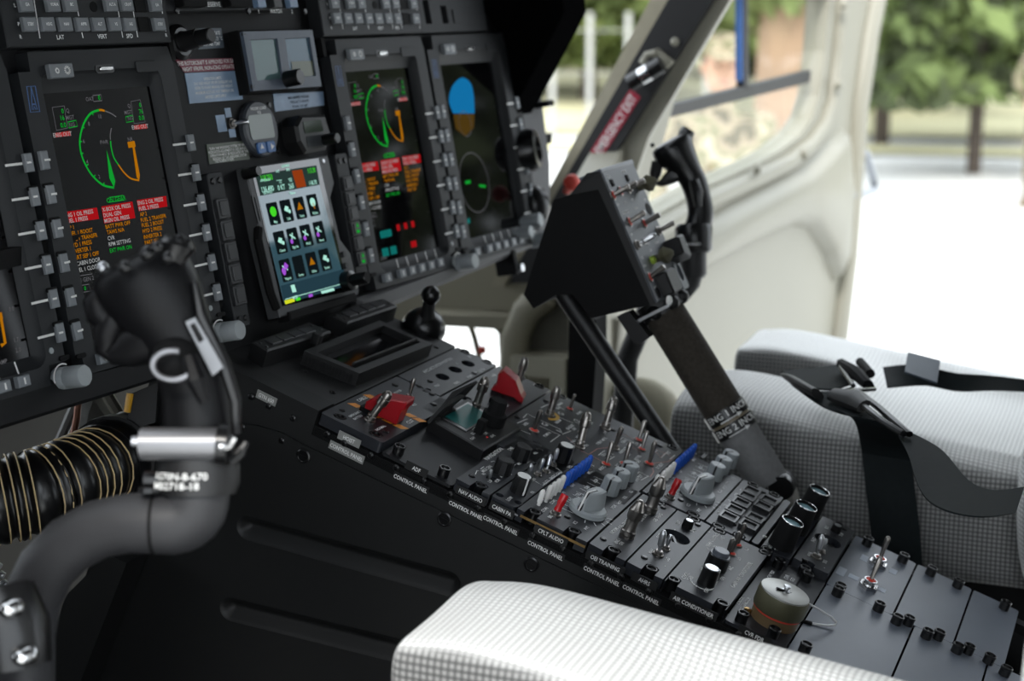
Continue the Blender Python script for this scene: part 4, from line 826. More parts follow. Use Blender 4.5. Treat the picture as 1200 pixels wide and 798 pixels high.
for i, (x, y) in enumerate(tiles):
    lt.text(nm[i], 2.6, x, y - 9, 2.95, sx=.7 if len(nm[i]) > 6 else .9)
    if i == 0: gi.prism(circ(x, y + 1, 5), 2.8, 2.95)
    elif i in (1, 4, 11): wi.prism([(x - 4, y), (x - 1, y + 4), (x + 4, y + 2.5), (x + 1, y - 2.5)], 2.8, 2.95); wi.prism(circ(x + 4, y - 2, 2), 2.8, 2.96)
    elif i in (2, 10): yi.prism([(x - 5, y - 2.5), (x, y + 5), (x + 5, y - 2.5)], 2.8, 2.95)
    elif i == 3: wi.prism(circ(x, y + 2, 4.5), 2.8, 2.95); yi.strip([(x, y + 1), (x + 1, y - 5)], 1.4, 2.96)
    elif i == 9: pass
    else:
        wi.strip([(x - 5, y + 4), (x + 3, y - 1)], 1.6, 2.9); wi.strip([(x - 3, y - 1), (x, y + 5)], 1.6, 2.9)
        pi_.prism(circ(x - 4, y - 3, 2.4, 10), 2.8, 2.97)
    if i == 8: pi_.prism(circ(x + 1, y + 3, 4, 4), 2.8, 2.98); pi_.prism(circ(x - 4, y - 1, 3.4, 10), 2.8, 2.98)
g2 = B()
g2.text('118.250', 5.6, *G(315.5, 208.5), 2.95, sx=.78).text('113.30', 5.0, *G(368, 200), 2.95, sx=.75)
for st, h, u, v in (('136.490', 5.4, 316, 222), ('APPROACH', 2.6, 313.5, 211.5), ('DISTANCE', 2.6, 316, 226), ('0 KT', 5, 332, 220), ('265', 5, 343.5, 218.5), ('___', 5, 329, 208), ('__', 5, 341.5, 206), ('118.70', 4.4, 369, 214.5), ('Home', 3.2, 344.5, 226.5), ('DIST', 2.6, 328.5, 201), ('BRG', 2.6, 340.5, 199), ('GS', 2.6, 331, 214), ('TRK', 2.6, 343, 212), ('MSG', 3.2, 342, 350)): lt.text(st, h, *G(u, v), 2.97, sx=.85)
lt.text('GARMIN', 2.6, *G(338, 194.5), 2.6)
wi.prism([G(337.5, 336), G(342, 335), G(344, 343.5), G(339.5, 344.5)], 2.8, 2.95); wi.strip([G(330.5, 352.5), G(402, 333)], .7, 2.9)
wi.quad([G(372, 343), G(387, 339), G(388.5, 342), G(373.5, 346)], 2.9)
gi.quad([G(342.5, 351), G(347.5, 349.6), G(348.5, 353), G(343.3, 354.5)], 2.9); pi_.quad([G(357.5, 347), G(362, 345.6), G(363, 349), G(358.3, 350.3)], 2.9)
yl = B().quad([G(329.5, 354), G(340.5, 351), G(341.8, 355), G(330.5, 358.5)], 2.9)
for n_, bb, mm in (('icon', gi, E_LIME), ('icon', wi, E_ICE), ('icon', yi, E_AMB), ('icon', pi_, E_PUR), ('lettering', lt, E_ICE), ('lettering', g2, E_LIME), ('icon', yl, E_YEL)): part(n_, bb, mm, scn, smooth=False)
x, y = pp(300, 203, 4)
part('knob', B().lathe([(5.6, 0), (5.2, 16), (4.6, 17.5), (.01, 17.5)], 16, M.Translation(V((x - 8, y, 0))), .2), BLKG, t)
x, y = pp(405, 332, 4)
part('knob', B().lathe([(10.5, 0), (10.5, 12), (8, 13), (6.6, 13.5), (6.2, 30), (5.4, 31), (.01, 31)], 20, M.Translation(V((x - 4, y + 1, 0))), .3), BLKG, t)
for u, v in ((400, 299.5), (402, 313)): x, y = pp(u, v, 2); part('button', B().rbox(x - 3, x + 3, y - 3, y + 3, 0, 5, 1, .5), KEYD, t, smooth=False)
x, y = pp(302, 246, 2); part('card_slot', B().plate(rrect(x - 3, x + 3, y - 14, y + 14, 2), [rrect(x - 1.5, x + 1.5, y - 12, y + 12, 1)], 1.6, 3.0), BLKG, t, smooth=False)
x, y = pp(382.5, 189, 2); part('light_sensor', B().lathe([(2.4, 2), (2.0, 3), (.01, 3.1)], 10, M.Translation(V((x, y, 0)))), ALU, t)
part('side_handle', B().tube([(gx0 + 1, 12, 0), (gx0 - 8, 2, 3), (gx0 - 8, -50, 3), (gx0, -66, 0)], 4.5, 8), BLKM, t)
part('base_ledge', B().box(gx0 + 12, gx1 - 12, gy0 - 6, gy0 + 3, -10, 5, 1.5), BLKM, t, smooth=False)
# ------------------------------------------------------------------ push button strips
def bstrip(label, x, y0, y1, n, lit=()):
    t = thing('button_strip', label, 'button strip', FP, (x, (y0 + y1) / 2, -13), 'push button strips')
    hw = 11.5
    part('plate', B().rbox(x - hw, x + hw, y0, y1, -13, 1.5, 3, .8), BEZ, t, smooth=False)
    st = (y1 - y0 - 44) / n
    for i in range(n):
        y = y1 - 24 - st * (i + .5)
        k = part('button', B().rbox(x - 9, x + 8.5, y - st * .46, y + st * .46, 1.5, 5, 1.2, .6).rbox(x - 6, x + 6.5, y - st * .34, y + st * .34, 5, 6.0, .8, .4), KEYD, t, smooth=False)
        if i in lit:
            b = B().prism([(x - 2, y + 1), (x + 3, y + 1), (x + .5, y + 6)], 6, 6.2).rbox(x - 3, x + 3, y - 5, y - 1.5, 6, 6.2, .5); part('lamp', b, E_GRN, k, smooth=False)
    screws(t, [(x - 5, y1 - 8), (x + 5, y1 - 8), (x - 5, y0 + 8), (x + 5, y0 + 8)], 1.5)
bstrip('dark button strip between the near engine display and the navigator', -110, -74, 72.5, 5)
bstrip('button strip with small green lamps between the navigator and the display beyond it', 106, -67, 72.5, 6, (3, 5))
# ------------------------------------------------------------------ autopilot panels
def autop(label, dx, w_):
    t = thing('autopilot_controller', label, 'control panel', FP, (-236 + dx, 230, -13), 'autopilot panels')
    part('faceplate', B().prism([(-344 + dx, 194), (-137 + dx, 194), (-135 + dx, 262), (-342 + dx, 262)], -13, 3, 1), BEZ, t, smooth=False)
    lt = B(); ln = B()
    r1 = [(34, 28.5), (55.5, 28.5), (76, 28.5), (96, 28.5), (115, 28.5), (134, 28.5), (151.5, 28.5), (186, 28.5)]
    r0 = [(30, 5.5), (61.5, 5.5), (82, 5.5), (129.5, 5.5), (148, 5.5), (182, 6)]
    n1 = ['STBY', 'HDG', 'NAV', 'APPR', 'ALT', 'VS', 'IAS', 'STBY']; n0 = ['GA', 'VOR/A', 'BC', 'ALT.A', 'CR.HT', 'GA']
    for pts, ns in ((r1, n1), (r0, n0)):
        for (u, v), s_ in zip(pts, ns):
            x, y = pp(u, v, 5); x += dx
            k = part('key', B().box(x - 7.6, x + 7.6, y - 5.8, y + 5.8, 3, 7, .8), KEY, t, smooth=False)
            lt.text(s_, 2.6, x, y, 7.1, sx=.85)
    for u, v in ((168, 28.5), (163.5, 6)):
        x, y = pp(u, v, 3); x += dx; part('blank_key', B().rbox(x - 7.5, x + 7.5, y - 6.5, y + 6.5, 3, 4, .6, .3), BLKM, t, smooth=False)
    x, y = pp(109.5, 8, 3); part('socket', B().lathe([(4.6, 3), (4.6, 3.4), (.01, 3.4)], 14, M.Translation(V((x + dx, y, 0)))), BLKM, t)
    part('lettering', lt, TXT, t, smooth=False)
    for p, q in (((40, 0), (47, 45)), ((88.5, 0), (92.5, 19)), ((96, 38), (97.5, 44.5)), ((136.5, 0), (144, 44)), ((154, 0), (161.5, 43.5)), ((189, 0), (190.5, 16)), ((192.5, 28), (194.5, 37))):
        a, c = pp(*p, 3.3), pp(*q, 3.3); ln.strip([(a[0] + dx, a[1]), (c[0] + dx, c[1])], 1, 3.2)
    for st, h, u, v in (('LAT', 3.6, 71, 43.5), ('VERT', 3.6, 120, 42.5), ('SPD', 3.6, 152, 42), ('P', 3, 22, 28), ('R', 3, 24.5, 43), ('L', 3, 17.5, 6), ('R', 3, 195, 41)): x, y = pp(u, v, 3.3); ln.text(st, h, x + dx, y, 3.2)
    part('print_line', ln, TXT, t, smooth=False)
autop('autopilot key panel above the near engine display', 0, 0)
autop('autopilot key panel above the two starboard displays', 457, 0)
t = thing('slotted_plate', 'dark plate with two slots above the outermost starboard display', 'panel', FP, (400, 225, -13))
part('faceplate', B().plate([(322, 194), (480, 194), (482, 262), (324, 262)], [rrect(332, 346, 204, 232, 1), rrect(372, 386, 204, 225, 1)], -13, 1.5), BEZ, t, smooth=False)
part('tab', B().rbox(398, 414, 204, 220, 1.5, 3, 1), BEZ, t, smooth=False)
# ------------------------------------------------------------------ reserve / clock switch panel
t = thing('switch_unit', 'small switch panel lettered reserve and watch at the top of the panel', 'control panel', FP, (-30, 240, -13))
part('faceplate', B().prism([(-135, 222), (58, 222), (59, 275), (-134, 275)], -13, 2, 1), BEZ, t, smooth=False)
lt = B()
for st, h, u, v in (('RESERVE', 4.4, 249.5, 5), ('2', 4, 263.5, 6), ('WATCH', 3.8, 323, 13), ('1', 3.8, 303, 13), ('2', 3.8, 342, 13.5), ('2', 3, 209, 14)): lt.text(st, h, *pp(u, v, 2), 2.2)
part('lettering', lt, TXT, t, smooth=False)
for u in (223, 277): x, y = pp(u, 4, 4); part('guard', B().rbox(x - 20, x + 16, y - 4, y + 12, 2, 12, 1, 1), BLKM, t, smooth=False)
LBL = mat('light_blue_key', (.16, .24, .36), .4)
for u, m_ in ((304, LBL), (323, KEYD), (341.5, LBL)): x, y = pp(u, 4.5, 4); part('key', B().rbox(x - 8, x + 6, y - 4, y + 12, 2, 8, .6, .6), m_, t, smooth=False)
screws(t, [pp(207, 12, 2), pp(291, 13, 2), pp(357, 13, 2)], 2)
# ------------------------------------------------------------------ small things on the board
def placard(label, pts, m, lines, tm, h, grp=None, c=-13):
    P = [pp(u, v, c) for u, v in pts]
    t = thing('placard', label, 'placard', FP, (sum(p[0] for p in P) / 4, sum(p[1] for p in P) / 4, c), grp)
    part('plate', B().prism(P, c, c + .8), m, t, smooth=False)
    b = B()
    for st, u, v in lines: b.text(st, h, *pp(u, v, c), c + 1, sx=.85)
    part('lettering', b, tm, t, smooth=False)
placard('grey temperature limit placard beside the black rotary knob', ((228, 33.5), (258.5, 33), (262, 56), (232, 58)), mat('placard_grey', (.055, .075, .10), .45), (('DO NOT OPERATE', 244, 39), ('HEATER ABOVE 21 °C', 245, 45.5), ('OUT AIR TEMP', 247, 51.5)), TXT, 3.4)
placard('dull red placard approving the rotorcraft for night flight', ((205, 70), (276, 68), (278.5, 82), (216, 85)), mat('placard_red', (.20, .028, .055), .5), (('THIS ROTORCRAFT IS APPROVED FOR DAY', 242, 73), ('NIGHT VFR/IFR, NON-ICING OPERATION', 246, 79.5)), WHITE, 3.8)
PBL = mat('placard_blue', (.20, .29, .42), .35, vs_=40, var=.45)
placard('pale blue placard of small print just below the red placard', ((216, 86), (278, 83), (284, 116.5), (222, 121.5)), PBL, (('OPERATION LIMITS', 248, 92), ('DAY AND NIGHT VFR IFR CATEGORY A B', 249, 97), ('REFER TO FLIGHT MANUAL FOR WEIGHT', 250, 102), ('MAXIMUM ALTITUDE AND TEMPERATURE', 251, 107.5), ('AIRSPEED LIMITS APPLY', 252, 113)), WHITE, 2.6)
placard('silver blue strip placard above the black hexagonal gauge', ((319.5, 110), (378, 107.5), (379.5, 123.5), (322, 131)), PBL, (('MAX AIRSPEED VNE KIAS', 349, 114), ('PRESS ALT 0 2 4 6 8 10', 350, 119), ('POWER OFF LIMIT', 351, 124.5)), BLKM, 2.8)
placard('olive and blue warning placard below the small toggle', ((241.5, 169.5), (289.5, 164.5), (292, 186.5), (245, 192.5)), mat('placard_olive', (.07, .085, .06), .4, vs_=25, var=.5), (('TURN THE WEIGHING SYSTEM OFF WHEN', 267, 172), ('INDICATION EQUIPMENT IS USED IN FLIGHT', 267.5, 176), ('OPERATION MUST BE REGULATED BY THE', 268, 180), ('READING OF THE WEIGHING SYSTEM', 268.5, 184), ('INSTRUMENTATION', 262, 188)), WHITE, 2.6)
x, y = pp(209, 50, -13)
t = thing('rotary_knob', 'black stepped rotary knob on a round base beside the grey placard', 'knob', FP, (x, y, -13))
T = M.Translation(V((x, y, -13)))
part('base', B().lathe([(17, 0), (17, 3), (13, 6), (.01, 6)], 22, T), BLKG, t); part('shaft', B().lathe([(10, 6), (9, 9), (8.6, 24), (.01, 24)], 18, T), BLK, t); part('knob', B().lathe([(7.5, 22), (7.2, 38), (6.2, 39), (.01, 39)], 18, T, .3), BLK, t)
# twin screen standby instrument
t = thing('standby_instrument', 'grey blue twin screen standby instrument with a black corner knob', 'instrument', FP, (38, 174, -13))
F4 = [pp(284.5, 37, 4), pp(366, 35, 4), pp(377, 101, 4), pp(297, 106.5, 4)]
part('case', B().prism(inset(F4, -2), -13, 0, 1), BLKM, t, smooth=False)
sA = [pp(293.5, 46.5, 4), pp(325, 45, 4), pp(331.5, 92, 4), pp(301.5, 95, 4)]; sB = [pp(334, 45, 4), pp(363, 43.5, 4), pp(370.5, 89, 4), pp(341, 91.5, 4)]
part('faceplate', B().plate(F4, [sA, sB], 0, 4, floor=1), mat('standby_face', (.075, .095, .13), .45), t, smooth=False)
for q, c_ in ((sA, (.13, .22, .22)), (sB, (.11, .20, .27))): part('screen', B().quad(inset(q, .4), 1.6), screen_mat('standby_glass', tuple(q_ * .8 for q_ in c_)), t, smooth=False)
part('screen_tint', B().quad([pp(341.5, 72, 2.2), pp(367.5, 71, 2.2), pp(369, 88.5, 2.2), pp(343, 91, 2.2)], 2.2), screen_mat('standby_olive', (.11, .13, .075)), t, smooth=False)
x, y = pp(336, 93, 4); part('knob', B().lathe([(8.5, 4), (8.2, 20), (7, 21), (.01, 21)], 20, M.Translation(V((x, y, 0))), .3), BLKG, t)
screws(t, [pp(287, 40, 4), pp(364, 38.5, 4), pp(297.5, 101.5, 4)], 2.5)
# small toggle with paper tags
x, y = pp(271, 145, -13); t = thing('panel_toggle', 'chrome toggle switch framed by three pale blue tags', 'switch', FP, (x, y, -13))
toggle(t, x, y, -13, (.35, -.05, 1), LEVW, k=1.0)
for (u, v), (a_, c_) in (((267.5, 132), (9, 9)), ((259.5, 144.5), (14, 16)), ((272.5, 156), (10, 8))):
    a, c = pp(u, v, -12.6); part('paper_tag', B().box(a - a_ / 2, a + a_ / 2, c - c_ / 2, c + c_ / 2, -13, -12.6), PBL, t, smooth=False)
# round load gauge
c0 = pp(305, 151, -8); T = M.Translation(V((c0[0], c0[1], -13)))
t = thing('load_gauge', 'round hook load gauge with pale screen and two blue arrow buttons', 'gauge', FP, (c0[0], c0[1], -13))
part('case', B().lathe([(28, 0), (28, 5), (26, 7), (.01, 7)], 36, T), mat('gauge_face', (.04, .045, .055), .45), t)
part('screen', B().rbox(c0[0] - 20, c0[0] + 19, c0[1] - 10, c0[1] + 14, -6, -5.4, 3), screen_mat('gauge_screen', (.24, .27, .25)), t, smooth=False)
for s_ in (-1, 1):
    bb = part('button', B().rbox(c0[0] + s_ * 8 - 6.5, c0[0] + s_ * 8 + 6.5, c0[1] - 24, c0[1] - 13, -6, -4, 2, .5), mat('blue_button', (.04, .13, .34), .4), t, smooth=False)
    q = (c0[0] + s_ * 8, c0[1] - 18.5); part('arrow', B().prism([(q[0] - 3, q[1] - 1), (q[0] + 3, q[1] - 1), (q[0], q[1] + 4)] if s_ < 0 else [(q[0] - 1, q[1] - 3), (q[0] + 4, q[1]), (q[0] - 1, q[1] + 3)], -4, -3.8), WHITE, bb, smooth=False)
part('lettering', B().text('HOOK LOAD', 3, c0[0], c0[1] + 20, -5.6).text('KG', 3, c0[0], c0[1] + 16, -5.6), TXT, t, smooth=False)
screws(t, [pp(285.5, 126, -13), pp(315, 123, -13), pp(294.5, 181, -13), pp(326, 177, -13)], -13)
# dark hexagonal gauge
c0 = pp(363, 155, 0); hx = [(c0[0] - 30, c0[1] - 8), (c0[0] - 22, c0[1] - 21), (c0[0] + 18, c0[1] - 20), (c0[0] + 30, c0[1] - 4), (c0[0] + 26, c0[1] + 16), (c0[0] - 18, c0[1] + 18), (c0[0] - 30, c0[1] + 8)]
t = thing('hexagonal_gauge', 'black six sided gauge with two small windows and a stub knob', 'gauge', FP, (c0[0], c0[1], -13))
part('case', B().prism(hx, -13, 6, 3), BLK, t, smooth=False)
part('screen', B().rbox(c0[0] - 18, c0[0] + 15, c0[1] - 1, c0[1] + 11, 6, 6.5, 1), screen_mat('gauge_green', (.035, .05, .035)), t, smooth=False)
part('window', B().rbox(c0[0] - 17, c0[0] + 10, c0[1] - 15, c0[1] - 4, 6, 6.5, 1), screen_mat('gauge_grey', (.05, .055, .06)), t, smooth=False)
part('knob', B().lathe([(6, 6), (5.6, 22), (4.8, 23), (.01, 23)], 16, M.Translation(V((c0[0] + 14, c0[1] - 10, 0))), .3), BLKG, t)
screws(t, [(c0[0] - 36, c0[1] + 14), (c0[0] - 30, c0[1] - 30)], -13)
# ------------------------------------------------------------------ glareshield and the gear at its starboard end
gs = thing('glareshield', 'matte black glareshield hood overhanging the panel with a deep end cheek', 'glareshield', FP, (60, 270, 0))
def onx(u, v, X):                                                # point of the panel-frame plane x = X
    Fi_ = FP.inverted(); o_ = (Fi_ @ CAM) * 1000; d_ = Fi_.to_3x3() @ ray(u, v); k_ = (X - o_.x) / d_.x; p_ = o_ + d_ * k_; return (p_.z, p_.y)
XC = 585
ch = [onx(u, v, XC) for u, v in ((601, 141), (612, 141), (626, 122), (672, 36), (683, 14), (680, -8))]
chp = [(-20, ch[0][1])] + ch + [(ch[-1][0] - 10, 330), (-20, 330)]
Tc = M(((0, 0, 1, 0), (0, 1, 0, 0), (1, 0, 0, 0), (0, 0, 0, 1)))  # (c, y, x) -> panel frame
part('end_cheek', B().prism([(a, b_) for a, b_ in chp], XC - 55, XC + 10, 0, Tc), HOOD, gs, smooth=False)
zz = ch[-2][0]
part('hood', B().rings([[(-660, 268, -20), (XC, 268, -20), (XC, 300, -20), (-660, 300, -20)], [(-660, 290, zz * .6), (XC, 290, zz * .6), (XC, 310, zz * .6), (-660, 310, zz * .6)], [(-660, 300, zz), (XC, 300, zz), (XC, 322, zz), (-660, 322, zz)]]), HOOD, gs, smooth=False)
part('inner_slope', B().rings([[(470, 262, -13), (XC - 50, 190, -13), (XC - 50, 300, -13)], [(500, 300, 60), (XC - 50, 230, 60), (XC - 50, 310, 60)]]), HOOD, gs, smooth=False)
eg = thing('end_bracket', 'dark grey side bracket with round black fittings at the panel end', 'bracket', FP, (600, 60, -30))
part('bracket', B().prism([(552, -70), (600, -62), (628, 20), (640, 150), (604, 160), (566, 130)], -40, -16, 2), LIPG, eg, smooth=False)
x, y = pp(626, 175, 10)
part('vent_ring', B().lathe([(26, -20), (27, 6), (24, 14), (18, 15), (15, 6), (.01, 4)], 24, M.Translation(V((x, y, 0))) @ M.Rotation(.25, 4, 'Y')), BLKG, eg)
x, y = pp(633, 240, 5); part('fitting', B().ball((x, y, 0), 22, 14, 9, (.9, 1.2, .8)), BLKG, eg)
x, y = pp(629, 258, 12); part('fitting', B().lathe([(9, -18), (9, 8), (8, 10), (.01, 10)], 14, M.Translation(V((x, y, 8)))), GREY, eg)
x, y = pp(618, 272, 12); part('fitting', B().lathe([(8, -18), (8, 8), (7, 10), (.01, 10)], 14, M.Translation(V((x, y, 8)))), GREY, eg)
x, y = pp(643, 121, 0); part('stop', B().rbox(x - 10, x + 8, y - 4, y + 4, -20, 4, 2, 1), BLKM, eg)
x, y = pp(604, 308, 0); lt_ = part('latch', B().rbox(x - 6, x + 4, y - 14, y + 16, -25, 2, 3, 1), BLKM, eg); 
x, y = pp(608, 314, 0); part('pin', B().lathe([(5, -6), (5, 6), (.01, 7)], 10, M.Translation(V((x, y, 0)))), ALU, lt_)
# ================================================================== collective lever
XA, XB = 330, 437
A_ = xp(702, 202, XA); B_ = xp(767, 356, XA)
upc = (A_ - B_).normalized(); nc = V((1, 0, 0)).cross(upc).normalized()
FCO = frame(V((1, 0, 0)), upc, nc, B_ / 1000)
def cl(u, v, n=3): return hit(u, v, FCO, n)
base = xp(905, 572, 385)
colt = thing('collective_lever', 'black collective lever with switch box head above the grey seat side', 'lever', FW, base)
side = [xp(u, v, XA) for u, v in ((613.8, 345.4), (649, 234), (669, 228), (688, 204), (702, 202), (767, 356), (692.7, 373), (671, 345), (652.6, 345.4), (625, 361.7))]
Tx = M(((0, 0, 1, 0), (1, 0, 0, 0), (0, 1, 0, 0), (0, 0, 0, 1)))  # (y, z, x) -> world
hb = part('head_box', B().prism([(p.y, p.z) for p in side], XA, XB, 1.5, Tx), BLKM, colt, smooth=False)
lid = [xp(u, v, XA - 2) for u, v in ((668, 228.5), (687.5, 203), (703, 200.5), (768, 356), (762, 358), (701, 222))]
part('cover_edge', B().prism([(p.y, p.z) for p in lid], XA - 2, XA + 1, .5, Tx), BLK, hb, smooth=False)
Lf = (A_ - B_).length
fo = [(0, 0), (58, -3), (60, 14), (103, 30), (107, 60), (107, Lf), (0, Lf)]
def cpart(name, b, m, par, smooth=True):
    o = part(name, B(), m, par); off = FCO
    me = bpy.data.meshes.new(name); me.from_pydata([tuple((FW.inverted() @ (FCO @ (V(p) / 1000))) - OFF[colt.name] / 1000) for p in b.v], [], b.f); me.validate()
    if smooth: me.polygons.foreach_set('use_smooth', [True] * len(me.polygons)); me.set_sharp_from_angle(angle=.6)
    me.materials.append(m); o.data = me; return o
fp_ = cpart('faceplate', B().prism(fo, -4, 3, 1), mat('collective_face', (.075, .082, .095), .42), colt, False)
cpart('top_cap', B().box(-2, 108, Lf - 2, Lf + 3, -22, 3.5, 1), mat('cap_edge', (.12, .13, .15), .35), colt, False)
def ctog(u, v, d, lev, red, k=1.0):
    x, y = cl(u, v); R_ = FCO.to_3x3().to_4x4()
    T = M.Translation((FCO @ (V((x, y, 3)) / 1000)) * 1000) @ R_ @ M.Scale(k, 4)
    t_ = inst('toggle_switch', REDNUT if red else NUT, colt, T)
    if red: inst('seal', REDPAD, t_, M.Identity(4), True)
    inst('lever', lev, t_, axis((0, 0, 1.5), d), True)
for u, v, d, lv_, rd in ((718, 229, (.10, .12, 1), LEVC, 1), (726.5, 224, (.10, .1, 1), LEVC, 1), (736, 221.5, (.1, .1, 1), LEVC, 0), (737, 260, (.1, .15, 1), LEVC, 1), (754.5, 262, (.05, .12, 1), LEVC, 1), (771, 271, (.18, .1, 1), LEVC, 0), (761, 325, (.0, .25, 1), LEVC, 1), (746, 287, (.1, .12, 1), LEVS, 0)): ctog(u, v, d, lv_, rd, 1.0)
OLG = mat('olive_knob', (.085, .08, .05), .45); LIMEP = mat('lime_spot', (.35, .50, .05), .5)
for (u, v), nm in (((748, 220), 'a'), ((767, 304), 'b')):
    x, y = cl(u, v); k = cpart('hat_switch', B().lathe([(4, 3), (4.4, 9), (8, 12), (9.5, 17), (3, 25), (.01, 26)], 8, M.Translation(V((x, y, 0))), .6), OLG, colt)
x, y = cl(765, 302); cpart('indicator', B().lathe([(4.5, 3), (4.2, 7), (.01, 7)], 12, M.Translation(V((x - 7, y - 2, 0)))), LIMEP, colt)
x, y = cl(786, 296); cpart('guard', B().prism([(x - 16, y - 6), (x + 2, y - 14), (x + 8, y - 12), (x + 8, y + 14), (x - 12, y + 14)], 3, 22, 2), BLK, colt, False)
x, y = cl(776, 333); cpart('lower_block', B().rbox(x - 12, x + 22, y - 14, y + 12, -20, 16, 3, 2), BLK, colt, False)
x, y = cl(796, 318); cpart('side_lug', B().plate(rrect(x - 12, x + 10, y - 20, y + 18, 4), [circ(x - 1, y - 1, 7, 16, 10)], -6, 4), mat('lug_grey', (.09, .1, .115), .4), colt, False)
for u, v in ((717, 214.5), (734.5, 209)): x, y = cl(u, v); cpart('socket', B().box(x - 4, x + 4, y - 4, y + 4, 3, 4.5, 1), BLKM, colt)
for u, v, r_ in ((760, 245, 7), (771, 343, 6)): x, y = cl(u, v); cpart('socket', B().lathe([(r_, 3), (r_, 3.6), (.01, 3.6)], 14, M.Translation(V((x, y, 0)))), BLKM, colt)
x, y = cl(756, 283); cpart('white_tab', B().box(x - 6, x + 5, y - 3, y + 4, 3, 4, .3), WHITE, colt, False)
b = B()
for st, h, u, v in (('ECL I', 3.2, 713, 206.5), ('TRIM II', 3.2, 731, 201), ('LDG', 2.6, 724, 239.5), ('SRCH', 2.6, 733, 237), ('HOV', 2.6, 741, 234), ('IDLE STOP', 3, 733, 248.5), ('NORM', 2.6, 745.5, 243.5), ('HI', 2.6, 748.5, 249.5), ('OFF', 2.8, 740, 275), ('ON', 2.8, 752.5, 302), ('FLT', 2.6, 761, 285.5), ('IDLE', 2.6, 762.5, 293), ('ENG 1', 2.8, 756, 311), ('VENT', 2.6, 768, 336.5), ('TST', 2.6, 756, 256 - 22), ('DOWN', 2.6, 770, 284)): b.text(st, h, *cl(u, v, 3.2), 3.2)
cpart('lettering', b, WHITE, colt, False)
# grip tube
t0 = xp(778, 366, 385); t1 = base; ta = (t1 - t0); LT = ta.length; ta.normalize()
def tp(f): return t0 + ta * LT * f
FOAM1 = mat('brown_foam', (.042, .036, .029), .85, spec=.2, bump=.5, bs=350, vs_=250, var=.5)
FOAM2 = mat('grey_foam', (.19, .19, .19), .85, spec=.2, bump=.5, bs=350, vs_=200, var=.2)
fA = .545
e1x = ta.orthogonal().normalized(); e2x = ta.cross(e1x)
def cyl2(f0, f1, r): return B().cyl(tp(f0), tp(f1), r, 26)
part('upper_grip', cyl2(-.04, fA, 22.5), FOAM1, colt, label='dark brown textured grip')
g1 = part('ring_band', cyl2(fA, fA + .06, 24), BLKG, colt); part('spacer_ring', cyl2(fA + .06, fA + .075, 22), mat('tan_ring', (.22, .18, .12), .45), colt); g2_ = part('ring_band', cyl2(fA + .075, fA + .135, 24), BLKG, colt)
part('lower_grip', cyl2(fA + .135, .97, 22), FOAM2, colt, label='pale grey textured grip')
viewd = (CAM * 1000 - tp(.6)); e1 = (viewd - ta * viewd.dot(ta)).normalized(); e2 = e1.cross(-ta).normalized()
if e2.dot(RIGHT) < 0: e2 = -e2
def wrap(st, h, f, par, r=24.3, ox=0, arrow=True):
    vs_l, fs_l = font_mesh(st); k = h / .7; x0 = min(p[0] for p in vs_l); x1 = max(p[0] for p in vs_l); b = B(); c = tp(f)
    def pt(x, y): a = x / r; return c + e2 * math.sin(a) * r + e1 * math.cos(a) * r - ta * y
    b.add([pt((p[0] - (x0 + x1) / 2) * k + ox, (p[1] - .35) * k + 1.5) for p in vs_l], fs_l)
    xs = [-14, -6, 2, 8]; 
    b.add([pt(x + ox, y) for x in xs for y in (-6, -5)] , [(2 * i, 2 * i + 2, 2 * i + 3, 2 * i + 1) for i in range(3)])
    b.add([pt(14 + ox, -5.5), pt(7 + ox, -8), pt(7 + ox, -3)], [(0, 1, 2)])
    part('lettering', b, WHITE, par, smooth=False)
wrap('ENG 1 INCR', 7, fA + .03, g1, ox=3); wrap('ENG 2 INCR', 7, fA + .105, g2_, ox=3)
part('top_collar', cyl2(-.075, .005, 26), BLK, colt)
for k in range(7):
    a_ = 2 * math.pi * k / 7; part('collar_lobe', B().ball(tp(-.02) + (e1x * math.cos(a_) + e2x * math.sin(a_)) * 25, 8, 10, 7), BLK, colt)
part('clamp_bracket', B().prism([(p_.y, p_.z) for p_ in [xp(u, v, 360) for u, v in ((728, 368), (742, 362), (766, 392), (757, 399), (748, 399))]], 345, 362, 2, Tx), BLK, colt, smooth=False)
part('bracket_strip', B().tube([xp(742, 379, 352), xp(783, 358, 352)], 2.2, 4), ALU, colt)
part('bracket_end', B().ball(xp(784, 352, 350), 3.6, 10, 6, (1, 1, 1.5)), WCAP, colt)
part('strut', B().tube([xp(655, 335, 365), xp(666, 352, 365), xp(778, 517, 365), xp(790, 535, 365)], 10.5, 14), BLK, colt, label='plain black strut rod')
part('pivot_lug', B().lathe([(13, -16), (14, -12), (14, -2), (9, 0), (14, 2), (14, 12), (13, 16)], 16, axis(xp(917, 568, 385), (1, .1, 0))), BLKG, colt)
part('pivot_band', B().cyl(xp(916, 583, 390), xp(932, 580, 390), 14, 14), mat('metal_webbing', (.55, .53, .48), .5, metal=.3), colt)
CLMP = mat('clamp_grey', (.26, .26, .27), .35, metal=.7)
